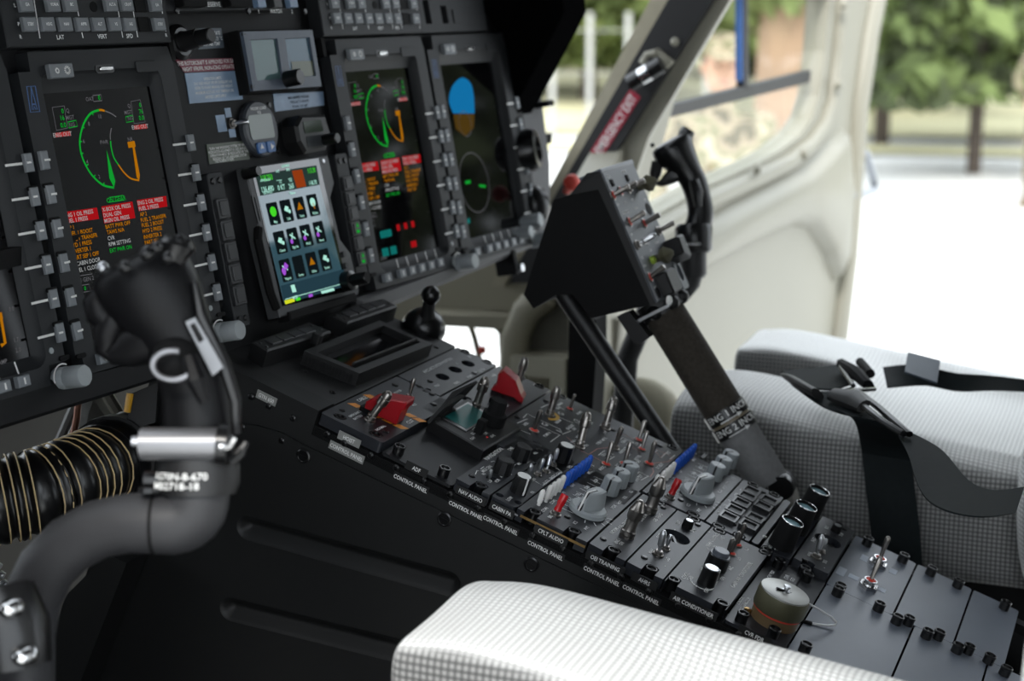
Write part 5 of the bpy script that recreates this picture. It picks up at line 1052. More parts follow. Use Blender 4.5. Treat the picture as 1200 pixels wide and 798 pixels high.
# ================================================================== cyclic sticks
def cyclic(label, z, secs, dy, parts, m, text, collar, black):
    c0 = wp(*collar[0][:2], z)
    t = thing('cyclic_stick', label, 'control stick', FW, c0)
    px = z / FPX * 1000
    side_ = RIGHT; rings = []
    for (u, v, hw, ang) in secs:
        c = wp(u, v, z); a = math.radians(ang); d1 = RIGHT * math.cos(a) + UPV * math.sin(a); d2 = FWD
        r1, r2 = hw * px, hw * px * dy
        rings.append([c + d1 * r1 * math.cos(2 * math.pi * k / 24) + d2 * r2 * math.sin(2 * math.pi * k / 24) for k in range(24)])
    # smooth rows by interpolation
    full = []
    for i in range(len(rings) - 1):
        for s_ in range(4):
            f = s_ / 4
            P = [rings[max(i - 1, 0)], rings[i], rings[i + 1], rings[min(i + 2, len(rings) - 1)]]
            full.append([.5 * ((2 * P[1][k]) + (P[2][k] - P[0][k]) * f + (2 * P[0][k] - 5 * P[1][k] + 4 * P[2][k] - P[3][k]) * f * f + (3 * P[1][k] - P[0][k] - 3 * P[2][k] + P[3][k]) * f ** 3) for k in range(24)])
    full.append(rings[-1])
    g = part('grip', B().rings(full), m, t, ang=1.2)
    return t, g, px
GRIP = mat('grip_rubber', (.0048, .0048, .0055), .40, spec=.18, bump=.25, bs=900)
TUBE = mat('stick_tube', (.030, .030, .032), .5, spec=.3, bump=.06, bs=500)
ZL = 1.08
t, g, px = cyclic('near cyclic stick with dark curved grip on a bent grey tube', ZL,
    [(233, 540, 40, 0), (234, 522, 42, 0), (232, 490, 41, 3), (228, 455, 40, 8), (218, 420, 41, 14), (203, 388, 46, 18), (187, 362, 55, 18), (174, 338, 60, 14), (168, 320, 58, 12), (172, 304, 46, 16), (180, 294, 28, 20), (184, 290, 8, 20)], .78, None, GRIP, None, [(232, 560)], 0)
W = lambda u, v, dz=0: wp(u, v, ZL + dz)
part('trigger', B().tube([W(134, 372), W(126, 392), W(121, 412), W(130, 416), W(150, 408), W(175, 398)], [9, 9, 5, 6, 12, 14], 12, 1.1), GRIP, t)
part('thumb_hump', B().tube([W(116, 340), W(113, 352), W(118, 368), W(130, 380)], [5, 9, 10, 8], 12), GRIP, t)
hs = part('hat_switch', B().tube([W(200, 305, -.01), W(203, 296, -.01), W(206, 287, -.01), W(207, 281, -.01)], [9, 10.5, 13, 11], 10), BLKG, t)
b = B()
for a in range(5):
    an = a * 2 * math.pi / 5; b.ball(W(206 + 13 * math.cos(an), 286 + 4 * math.sin(an), -.01 + .008 * math.sin(an)), 4.5, 8, 6)
part('hat_ridge', b, GRIP, hs)
part('thumb_button', B().ball(W(120, 314, -.005), 4.2, 12, 8), ALU, t); 
b = B()
for u, v, r_ in ((196, 302, 4), (146, 313, 4.5), (172, 297, 5), (183, 290, 4)): b.ball(W(u, v, -.035), r_, 10, 6)
part('button', b, BLKG, t)
b = B(); P = [W(218, 377, -.022), W(229, 372, -.024), W(262, 430, -.026), W(250, 440, -.022)]; n_ = (P[1] - P[0]).cross(P[3] - P[0]).normalized(); n_ = n_ if n_.dot(FWD) < 0 else -n_
b.rings([P, [p + n_ * 1.2 for p in P]]); lp_ = part('label_plate', b, mat('plate_silver', (.34, .35, .37), .4), t, smooth=False)
q = lambda f, g_: P[0].lerp(P[1], f).lerp(P[3].lerp(P[2], f), g_) + n_ * 1.5
part('label_window', B().add([q(.25, .08), q(.8, .08), q(.8, .42), q(.25, .42)], [(0, 1, 2, 3)]), BLK, lp_, smooth=False)
ring = [W(203 + 24 * math.cos(a), 428 + 17 * math.sin(a), -.036) for a in [math.radians(x) for x in range(20, 300, 14)]]
part('finger_ring', B().tube(ring, 1.9, 8), CLMP, t)
part('recess', B().ball(W(207, 421, -.012), 16, 14, 9), BLKM, t)
part('ridge', B().tube([W(222, 418, -.03), W(230, 445, -.034), W(240, 470, -.03)], [5, 7, 4], 8), GRIP, t)
part('edge_rail', B().tube([W(228, 330, -.012), W(236, 370, -.015), W(262, 425, -.016), W(276, 470, -.012), W(277, 508, -.01)], [2, 4, 4.5, 4, 3], 8), BLKG, t)
part('clamp', B().cyl(W(166, 520, -.02), W(256, 520, -.022), 10.5, 18), CLMP, t, label='satin grey clamp barrel')
part('clamp_end', B().cyl(W(256, 520, -.022), W(268, 521, -.022), 13, 16), BLKG, t); part('clamp_lug', B().cyl(W(155, 517, -.02), W(170, 518, -.02), 3.5, 10), ALU, t)
part('clamp_bolt', B().tube([W(258, 524, -.035), W(268, 522, -.035), W(274, 512, -.035)], 3.2, 8), CHROME, t)
part('clamp_wing', B().tube([W(270, 540, -.015), W(282, 530, -.015), W(289, 518, -.015)], [5, 4, 2], 8), BLKG, t)
cl_ = part('collar', B().rings([[W(232, v_, 0) + RIGHT * 26 * sx_ * math.cos(2 * math.pi * k / 24) + FWD * 24 * math.sin(2 * math.pi * k / 24) for k in range(24)] for v_, sx_ in ((536, 1.0), (545, 1.05), (566, 1.05), (578, .95))]), BLK, t)
def curved(st, h, u, v, par, r=25.5):
    vs_l, fs_l = font_mesh(st); k = h / .7; x0 = min(p[0] for p in vs_l); x1 = max(p[0] for p in vs_l); c = W(u, v); b = B()
    b.add([c + RIGHT * math.sin(((p[0] - (x0 + x1) / 2) * k - 6) / r) * r * 1.08 - FWD * math.cos(((p[0] - (x0 + x1) / 2) * k - 6) / r) * r + UPV * (p[1] - .35) * k for p in vs_l], fs_l); part('lettering', b, WHITE, par, smooth=False)
curved('AS70N-8-670', 4.6, 228, 555, cl_); curved('MB2718-18', 4.6, 224, 566, cl_)
part('tube', B().tube([W(232, 572), W(232, 582), W(231, 590), W(229, 597), W(225, 603), W(219, 608), W(212, 611), W(203, 613), W(184, 613), W(150, 613, .004), W(115, 620, .01), W(82, 638, .016), W(55, 665, .022), W(38, 700, .028), W(30, 745, .03), W(30, 830, .03)], [20.5] * 8 + [20, 19.5, 19.5, 19.5, 19.5, 19.5, 19.5, 19.5, 19.5], 22), TUBE, t)
b = B().tube([W(184, 613), W(180, 613)], 20.6, 22); part('joint_ring', b, BLKM, t)
part('set_screw', B().cyl(W(170, 563, -.01), W(188, 563, -.01), 6, 10).cyl(W(176, 571, -.01), W(176, 577, -.01), 8, 10), BLKG, t)
fb = part('lower_fitting', B().tube([W(-5, 700, -.03), W(8, 735, -.035), W(14, 780, -.035)], [26, 27, 25], 16), BLKG, t)
for u, v in ((14, 712), (30, 768)): part('fitting_bolt', B().ball(W(u, v, -.062), 7.5, 12, 8, (1.3, 1, .8)), CHROME, t)
# far stick
ZR = 2.03
t, g, px = cyclic('far cyclic stick with glossy black grip in front of the open door', ZR,
    [(817, 268, 17, 0), (821, 250, 15.5, 6), (818, 230, 15, 12), (812, 212, 16, 15), (803, 198, 18.5, 18), (794, 186, 23, 18), (789, 176, 25, 16), (789, 168, 23, 18), (795, 160, 14, 20), (798, 158, 4, 20)], .8, None, BLKG, None, [(815, 300)], 1)
W = lambda u, v, dz=0: wp(u, v, ZR + dz)
part('trigger', B().tube([W(771, 190), W(768, 204), W(767, 214), W(774, 215), W(784, 209), W(794, 202)], [7, 7, 4, 4, 8, 10], 10, 1.1), BLKG, t)
part('hat_switch', B().tube([W(800, 163), W(804, 157), W(807, 152)], [8, 10, 9], 10), BLKG, t); part('thumb_button', B().ball(W(764.5, 170), 3, 8, 6), BLKG, t)
part('finger_rest', B().tube([W(813, 212, -.02), W(817, 225, -.022), W(818, 242, -.02)], [7, 8, 5], 10), BLKG, t)
cl_ = part('collar', B().rings([[W(u_, v_) + RIGHT * r_ * math.cos(2 * math.pi * k / 20) + FWD * r_ * math.sin(2 * math.pi * k / 20) for k in range(20)] for u_, v_, r_ in ((814, 263, 21), (813, 268, 23.5), (813, 292, 23), (812, 296, 20))]), BLKG, t)
b = B().text('AS70N-8-670', 3.2, 0, 0, 0); part('lettering', B().add([W(809, 286, -.026) + RIGHT * p[0] + UPV * p[1] for p in b.v], b.f), TXT, cl_, smooth=False)
part('base_cylinder', B().cyl(W(812, 296), W(812, 322), 17, 18).cyl(W(812, 318), W(812, 325), 15, 18), BLK, t)
part('tube', B().tube([W(812, 316), W(808, 330), W(798, 342), W(782, 350), W(760, 362, .03), W(735, 420, .06), W(725, 560, .08)], 14, 14), BLK, t)
# ================================================================== seats
def knit(name, dark, light, pitch=5.0):
    m = bpy.data.materials.new(name); m.use_nodes = True; nt = m.node_tree; b = nt.nodes['Principled BSDF']; N = nt.nodes.new; L = nt.links.new
    b.inputs['Roughness'].default_value = .9; b.inputs['Specular IOR Level'].default_value = .15
    tc = N('ShaderNodeTexCoord'); sx = N('ShaderNodeSeparateXYZ'); L(tc.outputs['Object'], sx.inputs[0]); sn = N('ShaderNodeSeparateXYZ'); L(tc.outputs['Normal'], sn.inputs[0])
    def mth(op, a, c=None):
        n = N('ShaderNodeMath'); n.operation = op
        for i, v in enumerate((a, c)):
            if v is None: continue
            if isinstance(v, (int, float)): n.inputs[i].default_value = v
            else: L(v, n.inputs[i])
        return n.outputs[0]
    k = math.pi / (pitch / 1000)
    s = [mth('ABSOLUTE', mth('SINE', mth('MULTIPLY', sx.outputs[i], k))) for i in range(3)]
    top = mth('MULTIPLY', s[0], s[1]); sd_ = mth('MULTIPLY', s[1], s[2]); fr = mth('MULTIPLY', s[0], s[2])
    ax = mth('GREATER_THAN', mth('ABSOLUTE', sn.outputs[0]), .70); ay = mth('GREATER_THAN', mth('ABSOLUTE', sn.outputs[1]), .70)
    def mixf(f, a, c): return mth('ADD', mth('MULTIPLY', mth('SUBTRACT', 1.0, f), a), mth('MULTIPLY', f, c))
    pat = mixf(ay, mixf(ax, top, sd_), fr)
    p2 = mth('POWER', pat, .8)
    side_shade = N('ShaderNodeMapRange'); side_shade.interpolation_type = 'SMOOTHSTEP'; side_shade.inputs[1].default_value = .30; side_shade.inputs[2].default_value = .97; L(mth('ABSOLUTE', sn.outputs[0]), side_shade.inputs[0])
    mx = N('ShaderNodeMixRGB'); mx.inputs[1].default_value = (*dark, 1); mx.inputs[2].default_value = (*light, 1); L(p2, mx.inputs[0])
    m2 = N('ShaderNodeMixRGB'); m2.inputs[1].default_value = (.07, .07, .07, 1); m2.inputs[2].default_value = (.32, .32, .31, 1); L(p2, m2.inputs[0])  # darker mix for sideways faces: shade of the seat flanks put into the fabric
    m3 = N('ShaderNodeMixRGB'); L(side_shade.outputs[0], m3.inputs[0]); L(mx.outputs[0], m3.inputs[1]); L(m2.outputs[0], m3.inputs[2]); L(m3.outputs[0], b.inputs['Base Color'])
    bp = N('ShaderNodeBump'); bp.inputs['Strength'].default_value = .55; bp.inputs['Distance'].default_value = .0015; L(p2, bp.inputs['Height']); L(bp.outputs[0], b.inputs['Normal'])
    return m
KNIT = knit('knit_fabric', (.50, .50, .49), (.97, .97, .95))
SEAM = mat('seam_grey', (.30, .30, .30), .8)
def cushion(name, par, m, xs, ys, keep, ztop, zbot, lv=3):
    bm = bmesh.new(); vt = {}; vb = {}
    for i, x in enumerate(xs):
        for j, y in enumerate(ys):
            zt = ztop(x, y); vt[i, j] = bm.verts.new((x / 1000, y / 1000, zt / 1000)); vb[i, j] = bm.verts.new((x / 1000, y / 1000, zbot / 1000))
    vm = {k: bm.verts.new((v.co.x, v.co.y, v.co.z * .75 + zbot / 1000 * .25)) for k, v in vt.items()}
    K = {(i, j) for i in range(len(xs) - 1) for j in range(len(ys) - 1) if keep((xs[i] + xs[i + 1]) / 2, (ys[j] + ys[j + 1]) / 2)}
    for i, j in K:
        bm.faces.new((vt[i, j], vt[i + 1, j], vt[i + 1, j + 1], vt[i, j + 1])); bm.faces.new((vb[i, j + 1], vb[i + 1, j + 1], vb[i + 1, j], vb[i, j]))
        for (a, c, nb) in (((i, j), (i + 1, j), (i, j - 1)), ((i + 1, j), (i + 1, j + 1), (i + 1, j)), ((i + 1, j + 1), (i, j + 1), (i, j + 1)), ((i, j + 1), (i, j), (i - 1, j))):
            if nb not in K:
                bm.faces.new((vt[c], vt[a], vm[a], vm[c])); bm.faces.new((vm[c], vm[a], vb[a], vb[c]))
    for v in [v for v in bm.verts if not v.link_faces]: bm.verts.remove(v)
    bmesh.ops.recalc_face_normals(bm, faces=bm.faces)
    off = OFF[root(par).name] / 1000
    for v in bm.verts: v.co -= off
    me = bpy.data.meshes.new(name); bm.to_mesh(me); bm.free(); me.polygons.foreach_set('use_smooth', [True] * len(me.polygons)); me.materials.append(m)
    o = bpy.data.objects.new(name, me); COL.objects.link(o); o.parent = par; md = o.modifiers.new('s', 'SUBSURF'); md.levels = lv; md.render_levels = lv; return o
def seat(label, cx, y0, zf, slope, gap=62, depth=150, yb=0):
    t = thing('pilot_seat', label, 'seat', FW, (cx, y0 - 230, -300), 'pilot seats')
    xs = [cx + q for q in (-235, -212, -178, -140, -gap - 24, -gap, 0, gap, gap + 24, 140, 178, 212, 235)]
    ys = [y0 - q for q in (0, 14, 45, 110, depth, depth + 20, 260, 400, 440, 455)][::-1]
    def zt(x, y):
        d = abs(x - cx); s_ = zf + (y - y0) * slope; r = 0
        if d > 225: r = -16
        elif d > 200: r = -3
        elif d > 160: r = 4
        elif y < y0 - depth: r = -26 * min(1, (y0 - depth - y) / 120 + .3)
        if y > y0 - 30: r -= 10
        return s_ + r
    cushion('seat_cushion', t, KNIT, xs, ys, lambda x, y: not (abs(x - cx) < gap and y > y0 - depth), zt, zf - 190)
    part('seat_pan', B().rbox(cx - 215, cx + 215, y0 - 450, y0 - 180, -480, zf - 170, 20), BLKM, t)
    xs = [cx + q for q in (-198, -184, -110, 0, 110, 184, 198)]
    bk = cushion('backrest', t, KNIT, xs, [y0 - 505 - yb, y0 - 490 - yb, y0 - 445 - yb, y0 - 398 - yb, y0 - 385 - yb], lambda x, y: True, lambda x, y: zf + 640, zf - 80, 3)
    return t
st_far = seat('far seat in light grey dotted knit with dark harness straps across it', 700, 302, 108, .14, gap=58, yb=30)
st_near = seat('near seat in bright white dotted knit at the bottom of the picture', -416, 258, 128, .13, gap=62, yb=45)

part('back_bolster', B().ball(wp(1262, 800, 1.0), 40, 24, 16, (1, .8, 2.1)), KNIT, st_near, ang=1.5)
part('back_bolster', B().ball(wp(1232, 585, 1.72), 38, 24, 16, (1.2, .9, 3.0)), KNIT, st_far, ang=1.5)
# ------------------------------------------------------------------ harness on the far seat
WEB = mat('harness_webbing', (.013, .016, .017), .7, spec=.06, vs_=150, var=.25, bump=.3, bs=1200)
h = thing('seat_harness', 'dark harness of webbing straps with metal buckle lying over the far seat', 'harness', FW, zp(1010, 450, 115))
S = lambda u, v, Z=128: zp(u, v, Z)
X_ = lambda u, v, x=457: xp(u, v, x)
part('strap', B().ribbon([(S(978, 478, 132), S(1028, 484, 132)), (S(1000, 492, 128), S(1058, 503, 128)), (X_(1008, 520, 446), X_(1067, 530, 448)), (X_(1014, 570, 440), X_(1073, 580, 441)), (X_(1020, 620, 438), X_(1079, 635, 438)), (X_(1024, 680, 438), X_(1083, 700, 438))], 0, 1.5), WEB, h)
part('strap', B().ribbon([(S(1046, 500, 130), S(1066, 535, 126)), (S(1075, 512, 128), S(1072, 560, 124)), (S(1105, 530, 126), S(1085, 585, 122)), (S(1135, 565, 122), S(1110, 600, 128)), (S(1165, 576, 116), S(1150, 607, 126)), (S(1200, 572, 104), S(1190, 602, 116))], 0, 1.5), WEB, h)
part('strap', B().ribbon([(S(917, 436, 132), S(932, 452, 132)), (S(950, 433, 128), S(972, 458, 130)), (S(985, 428, 128), S(1000, 450, 130))], 0, 2), WEB, h)
part('strap', B().ribbon([(S(1035, 432, 130), S(1040, 455, 124)), (S(1075, 428, 140), S(1085, 452, 120)), (S(1120, 437, 138), S(1120, 458, 118)), (S(1160, 440, 140), S(1160, 456, 116)), (S(1205, 445, 128), S(1205, 458, 112))], 0, 2), WEB, h)
part('strap_end', B().ribbon([(S(1060, 437, 140), S(1098, 450, 134)), (S(1064, 414, 152), S(1102, 424, 150))], 0, 2), mat('harness_blue', (.05, .065, .085), .5), h)
part('strap', B().ribbon([(S(918, 438, 132), S(928, 452, 130)), (S(960, 460, 133), S(965, 478, 128)), (S(1000, 455, 138), S(1003, 490, 130))], 0, 2), WEB, h)
part('buckle', B().tube([S(917, 440, 136), S(930, 446, 140), S(958, 462, 138)], [4, 9, 9], 10, .5), BLK, h)
part('adjuster', B().tube([S(988, 428, 140), S(1004, 438, 146), S(1018, 452, 140)], [9, 11, 8], 8, .7), BLKM, h)
part('adjuster_bar', B().cyl(S(994, 458, 140), S(1026, 456, 140), 2.2, 10), CHROME, h)
part('adjuster_bar', B().cyl(S(985, 430, 142), S(1000, 452, 142), 2.6, 8), BLKG, h)
part('roller', B().cyl(S(1008, 424, 146), S(1020, 438, 146), 5, 12), BLKM, h)
part('tongue', B().tube([S(975, 462, 140), S(1000, 468, 142), S(1012, 476, 142)], [8, 12, 8], 10, .6), BLK, h)
ring = [S(1004, 458, 142), S(1030, 478, 140), S(1052, 497, 138), S(1066, 509, 134), S(1058, 508, 134), S(1035, 494, 138), S(1012, 476, 142), S(1004, 458, 142)]
part('buckle_loop', B().tube(ring, 3.4, 8), BLKG, h)
# ================================================================== starboard door, post and nose shell
dv = ray(1590, -3); dv.z = 0; DD = dv.normalized(); DN = DD.cross(V((0, 0, 1))).normalized()
if DN.dot(FWD) > 0: DN = -DN
DZ = V((0, 0, 1)); 
FD = frame(DD, DZ, DD.cross(DZ), wp(735, 300, 2.42) / 1000); SG = 1 if DD.cross(DZ).dot(FWD) < 0 else -1
def dp(u, v, n=0): return hit(u, v, FD, n * SG)
dr = thing('cabin_door', 'cream opened starboard door with window, inner pocket and rear pull handle', 'door', FD, (*dp(740, 420), 0))
outer = [dp(*p) for p in ((700, 225), (745, 145), (795, 60), (845, -20), (1032, -20), (1020, 40), (1009, 120), (1003, 200), (996, 300), (984, 400), (955, 520), (700, 600))]
hole = [dp(*p) for p in ((752, 262), (772, 185), (790, 120), (816, 60), (850, -10), (972, -10), (967, 60), (960, 112), (952, 138), (938, 158), (915, 176), (890, 190), (830, 216))]
b = B().plate(outer, [hole], -45 * SG if SG > 0 else 0, 0 if SG > 0 else 45)
part('frame', b, CREAM, dr, smooth=False)
# rounded inner bead round the window and the outer edge
def bead(pts, r, n_off, nm, m=CREAM, fl=1.0):
    part(nm, B().tube([(x, y, n_off * SG) for x, y in pts], r, 10, fl), m, dr, ang=1.5)
bead([dp(*p) for p in ((1027, -20), (1015, 40), (1003, 120), (997, 200), (990, 300), (978, 400), (950, 515))], 24, 4, 'edge_roll')
bead([dp(*p) for p in ((985, -15), (978, 60), (972, 118), (962, 148), (946, 170), (920, 190), (890, 205), (830, 232), (760, 272))], 16, 4, 'window_bead')
# bulged waist band
wb = [dp(*p) for p in ((745, 305), (850, 240), (900, 215), (940, 195), (965, 170), (985, 150), (990, 220), (985, 300), (975, 330), (965, 300), (945, 268), (925, 265), (880, 285), (820, 318), (745, 360))]
wr = [[(x, y, 0) for x, y in wb], [(x, y, 22 * SG) for x, y in inset(wb, 14)], [(x, y, 30 * SG) for x, y in inset(wb, 30)]]
part('waist_band', B().rings(wr), CREAM, dr, ang=1.2)
GL = bpy.data.materials.new('window_glass'); GL.use_nodes = True
nt = GL.node_tree; nt.nodes.clear(); o_ = nt.nodes.new('ShaderNodeOutputMaterial'); mx = nt.nodes.new('ShaderNodeMixShader'); tr = nt.nodes.new('ShaderNodeBsdfTransparent'); gl = nt.nodes.new('ShaderNodeBsdfGlossy'); gl.inputs['Roughness'].default_value = .03
tr.inputs[0].default_value = (.97, .97, .95, 1); mx.inputs[0].default_value = .07
nt.links.new(tr.outputs[0], mx.inputs[1]); nt.links.new(gl.outputs[0], mx.inputs[2]); nt.links.new(mx.outputs[0], o_.inputs[0])
hz0 = [dp(752, 262), dp(772, 185), dp(786, 133), dp(958, 90), dp(952, 138), dp(938, 158), dp(915, 176), dp(890, 190), dp(830, 216)]
hz1 = [dp(786, 133), dp(790, 120), dp(816, 60), dp(850, -10), dp(880, -10), dp(882, 109)]; hz2 = [dp(882, 109), dp(880, -10), dp(972, -10), dp(967, 60), dp(958, 90)]
for q in (hz0, hz1, hz2): part('pane', B().prism(q, -22, -19), GL, dr, smooth=False)
part('window_bar', B().prism([dp(*p) for p in ((784, 126), (958, 82), (957, 97), (784, 141))], -26, -12, 1.5), BLK, dr, smooth=False)
part('window_post', B().prism([dp(*p) for p in ((880, -10), (884.5, -10), (886, 105), (880, 106))], -26, -12, 1.5), BLK, dr, smooth=False)
part('window_seal', B().prism([dp(*p) for p in ((877.5, -10), (879.8, -10), (880, 97), (877.5, 94))], -24, -14, 1.5), mat('seal_blue', (.03, .10, .30), .4), dr, smooth=False)
for p in ((976, 5), (970, 98), (930, 180), (874, 198), (908, 26), (797, 256)): 
    if p[0] in (908, 797): continue
    x, y = dp(*p); part('rivet', B().lathe([(11, 0), (11, 4 * SG), (7, 10 * SG), (.01, 11 * SG)], 12, M.Translation(V((x, y, 18 * SG)))), CREAM, dr)
P = [dp(u, v) for u, v in ((1008, 178), (1016, 205), (1019, 222), (1003, 228), (992, 228))]
part('pull_handle', B().tube([(x, y, 12 * SG) for x, y in P], 9, 10), mat('handle_grey', (.30, .32, .35), .4), dr)
part('door_panel_seam', B().tube([(*dp(*p), 4 * SG) for p in ((800, 430), (870, 400), (950, 350), (965, 330))], 9, 8), CREAM, dr, ang=1.5) if 0 else None
# door post with the emergency exit handle
XPST = 980
post = thing('door_post', 'black slanted door post lettered emergency exit with a jettison handle', 'door post', FW, xp(665, 215, XPST))
Tq = M(((0, 0, 1, 0), (1, 0, 0, 0), (0, 1, 0, 0), (0, 0, 0, 1)))
def yz(u, v, x=XPST): p = xp(u, v, x); return (p.y, p.z)
part('strip', B().prism([yz(*p) for p in ((676, 190), (793, -12), (846, -12), (717, 190), (690, 245), (640, 330), (600, 330), (650, 235))], XPST - 14, XPST + 10, 4, Tq), BLK, post, smooth=False)
part('outer_trim', B().prism([yz(*p) for p in ((652, 205), (768, -12), (793, -12), (677, 190), (650, 240), (590, 335), (575, 335), (630, 245))], XPST, XPST + 25, 5, Tq), mat('trim_tan', (.32, .29, .21), .4), post, smooth=False)
part('door_edge_trim', B().prism([yz(*p) for p in ((717, 190), (846, -12), (862, -12), (760, 160), (735, 230), (712, 230))], XPST + 2, XPST + 24, 4, Tq), CREAM, post, smooth=False)
Fpst = frame((xp(744, 113, XPST) - xp(701, 180, XPST)).normalized(), V((1, 0, 0)).cross((xp(744, 113, XPST) - xp(701, 180, XPST)).normalized()) * -1, V((-1, 0, 0)), xp(701, 180, XPST - 15) / 1000)
Lp = (xp(744, 113, XPST) - xp(701, 180, XPST)).length
def pst(name, b, m):
    o = part(name, B(), m, post); me = bpy.data.meshes.new(name); me.from_pydata([tuple(Fpst @ (V(p) / 1000) - OFF[post.name] / 1000) for p in b.v], [], b.f); me.materials.append(m); o.data = me; return o
hh = [hit(u, v, Fpst, 0) for u, v in ((695, 176), (738, 109), (747, 117), (704, 182))]
cy = sum(p[1] for p in hh) / 4; hw = 9.5
pst('exit_label', B().rbox(-4, Lp + 4, cy - hw, cy + hw, 0, .6, 1), mat('exit_red', (.32, .012, .035), .5))
x0f, _ = font_mesh('EMERGENCY EXIT'); wdt = max(p[0] for p in x0f) - min(p[0] for p in x0f); hgt = 12.5
pst('lettering', B().text('EMERGENCY EXIT', hgt, Lp / 2, cy, .9, sx=(Lp - 2) / (wdt * hgt / .7)), WHITE)
for u, v in ((791, 49), (702, 191)): part('rivet', B().ball(xp(u, v, XPST - 15), 6.5, 12, 8), CREAM, post)
a, c = xp(738, 98, XPST - 40), xp(776, 75, XPST - 40)
part('jettison_handle', B().cyl(a, c, 12, 14), BLKG, post); part('handle_band', B().cyl(a.lerp(c, .35), a.lerp(c, .62), 12.6, 14), CHROME, post)
part('handle_bracket', B().prism([yz(*p) for p in ((768, 62), (776, 56), (794, 72), (786, 80))], XPST - 30, XPST - 10, 2, Tq), CREAM, post, smooth=False)
part('handle_pivot', B().tube([xp(752, 74, XPST - 30), xp(758, 64, XPST - 30), xp(768, 62, XPST - 30)], 5, 8), CREAM, post)
solo('red_knob', B().ball(xp(670, 214, 700), 11, 14, 9).cyl(xp(670, 214, 700), xp(664, 224, 720), 5, 8), REDC, 'small red knob showing above the collective switch box', 'knob')
# nose shell seen under the starboard displays
ns = thing('nose_shell', 'beige nose shell below the panel with a low bright window opening', 'fuselage shell', FW, xp(600, 480, 1000))
XN = 1000
o2 = [yz(*p, XN) for p in ((470, 300), (700, 230), (735, 300), (735, 560), (430, 560), (430, 380))]
h2 = [yz(*p, XN) for p in ((505, 371), (552, 378), (577, 383), (584, 391), (586, 430), (560, 470), (505, 470), (490, 420))]
part('side_wall', B().plate(o2, [h2], XN, XN + 25, Tq), CREAMD, ns, smooth=False)
part('ledge', B().prism([yz(*p, XN - 40) for p in ((500, 366), (600, 368), (612, 345), (690, 330), (690, 340), (618, 362), (604, 384), (500, 378))], XN - 60, XN, 6, Tq), CREAMD, ns, smooth=False)
part('window_divider', B().tube([xp(548, 372, XN - 6), xp(556, 395, XN - 6), xp(562, 420, XN - 6), xp(562, 470, XN - 6)], 5, 8), CREAMD, ns)
part('red_fitting', B().cyl(xp(565, 406, XN - 10), xp(565, 414, XN - 10), 6, 10), REDC, ns)
part('frame_rib', B().tube([xp(640, 345, XN - 60), xp(616, 365, XN - 60), xp(604, 395, XN - 60), xp(600, 470, XN - 60)], 22, 10), CREAMD, ns, ang=1.5)
part('frame_rib', B().prism([yz(*p, XN - 80) for p in ((604, 415), (668, 418), (668, 480), (650, 480), (650, 440), (604, 436))], XN - 100, XN - 40, 6, Tq), mat('beige_light', (.42, .40, .31), .55, vs_=4), ns, smooth=False)
part('recess_shade', B().prism([yz(*p, XN - 20) for p in ((622, 400), (640, 370), (670, 352), (676, 410), (622, 416))], XN - 45, XN - 20, 3, Tq), mat('shade_beige', (.10, .095, .075), .7), ns, smooth=False)  # raised block in darker beige, its colour standing in for a recess's shade
part('pipe', B().tube([xp(707, 372, 940), xp(705, 420, 940), xp(688, 482, 940), xp(684, 520, 940)], 8, 8), ALU, ns); part('pipe', B().tube([xp(722, 372, 960), xp(716, 430, 960), xp(700, 490, 960)], 13, 8), CREAM, ns)
part('seat_well_trim', B().ball(xp(752, 480, 960), 60, 16, 10, (.4, 1, .8)), CREAMD, ns)
solo('floor_column', B().prism([yz(*p, 560) for p in ((672, 368), (703, 372), (703, 420), (696, 520), (668, 520))], 545, 590, 4, Tq), BLKM, 'broad black upright column behind the collective strut', 'column', smooth=False)
# ================================================================== under the panel, near side
fw = struct('wall_nose', B().box(-900, 1000, 1150, 1180, -700, 180), mat('nose_olive', (.032, .028, .020), .7, vs_=6, var=.45))
hose = thing('air_duct', 'black corrugated air duct ringed with thin tan bands under the panel', 'duct', FW, wp(60, 570, 1.42))
cl0 = [(-40, 592, 1.40), (0, 586, 1.40), (40, 578, 1.41), (75, 566, 1.43), (105, 553, 1.46), (130, 540, 1.5), (155, 528, 1.56), (185, 515, 1.64)]
P = []
for i in range(len(cl0) - 1):
    for s_ in range(14): P.append(wp(*[cl0[i][k] + (cl0[i + 1][k] - cl0[i][k]) * s_ / 14 for k in range(3)]))
rr = [36 + 2.2 * math.cos(2 * math.pi * i / 7) for i in range(len(P))]
part('tube', B().tube(P, rr, 22), BLKG, hose, ang=1.3)
TAN = mat('tan_band', (.62, .46, .24), .5)
for i in range(3, len(P) - 8, 4):
    if i > 62: break
    t_ = (P[i + 1] - P[i - 1]).normalized(); u_ = t_.orthogonal().normalized(); w_ = t_.cross(u_)
    c = P[i]; r_ = 37.6
    part('band', B().tube([c + (u_ * math.cos(2 * math.pi * k / 20) + w_ * math.sin(2 * math.pi * k / 20)) * r_ for k in range(21)], .75, 5), TAN, hose)
part('clamp', B().tube([P[70], P[74]], 41, 20), BLK, hose)
part('clamp_screw', B().cyl(wp(97, 524, 1.44), wp(106, 521, 1.44), 6, 8), BLKG, hose)
cb = thing('copper_pipe', 'thin copper pipe beside a grey rod hanging below the panel', 'pipe', FW, wp(85, 510, 1.55))
part('pipe', B().tube([wp(92, 470, 1.55), wp(90, 490, 1.55), wp(86, 510, 1.55), wp(74, 540, 1.55)], 3.4, 8), mat('copper', (.26, .11, .07), .45, metal=.4), cb)
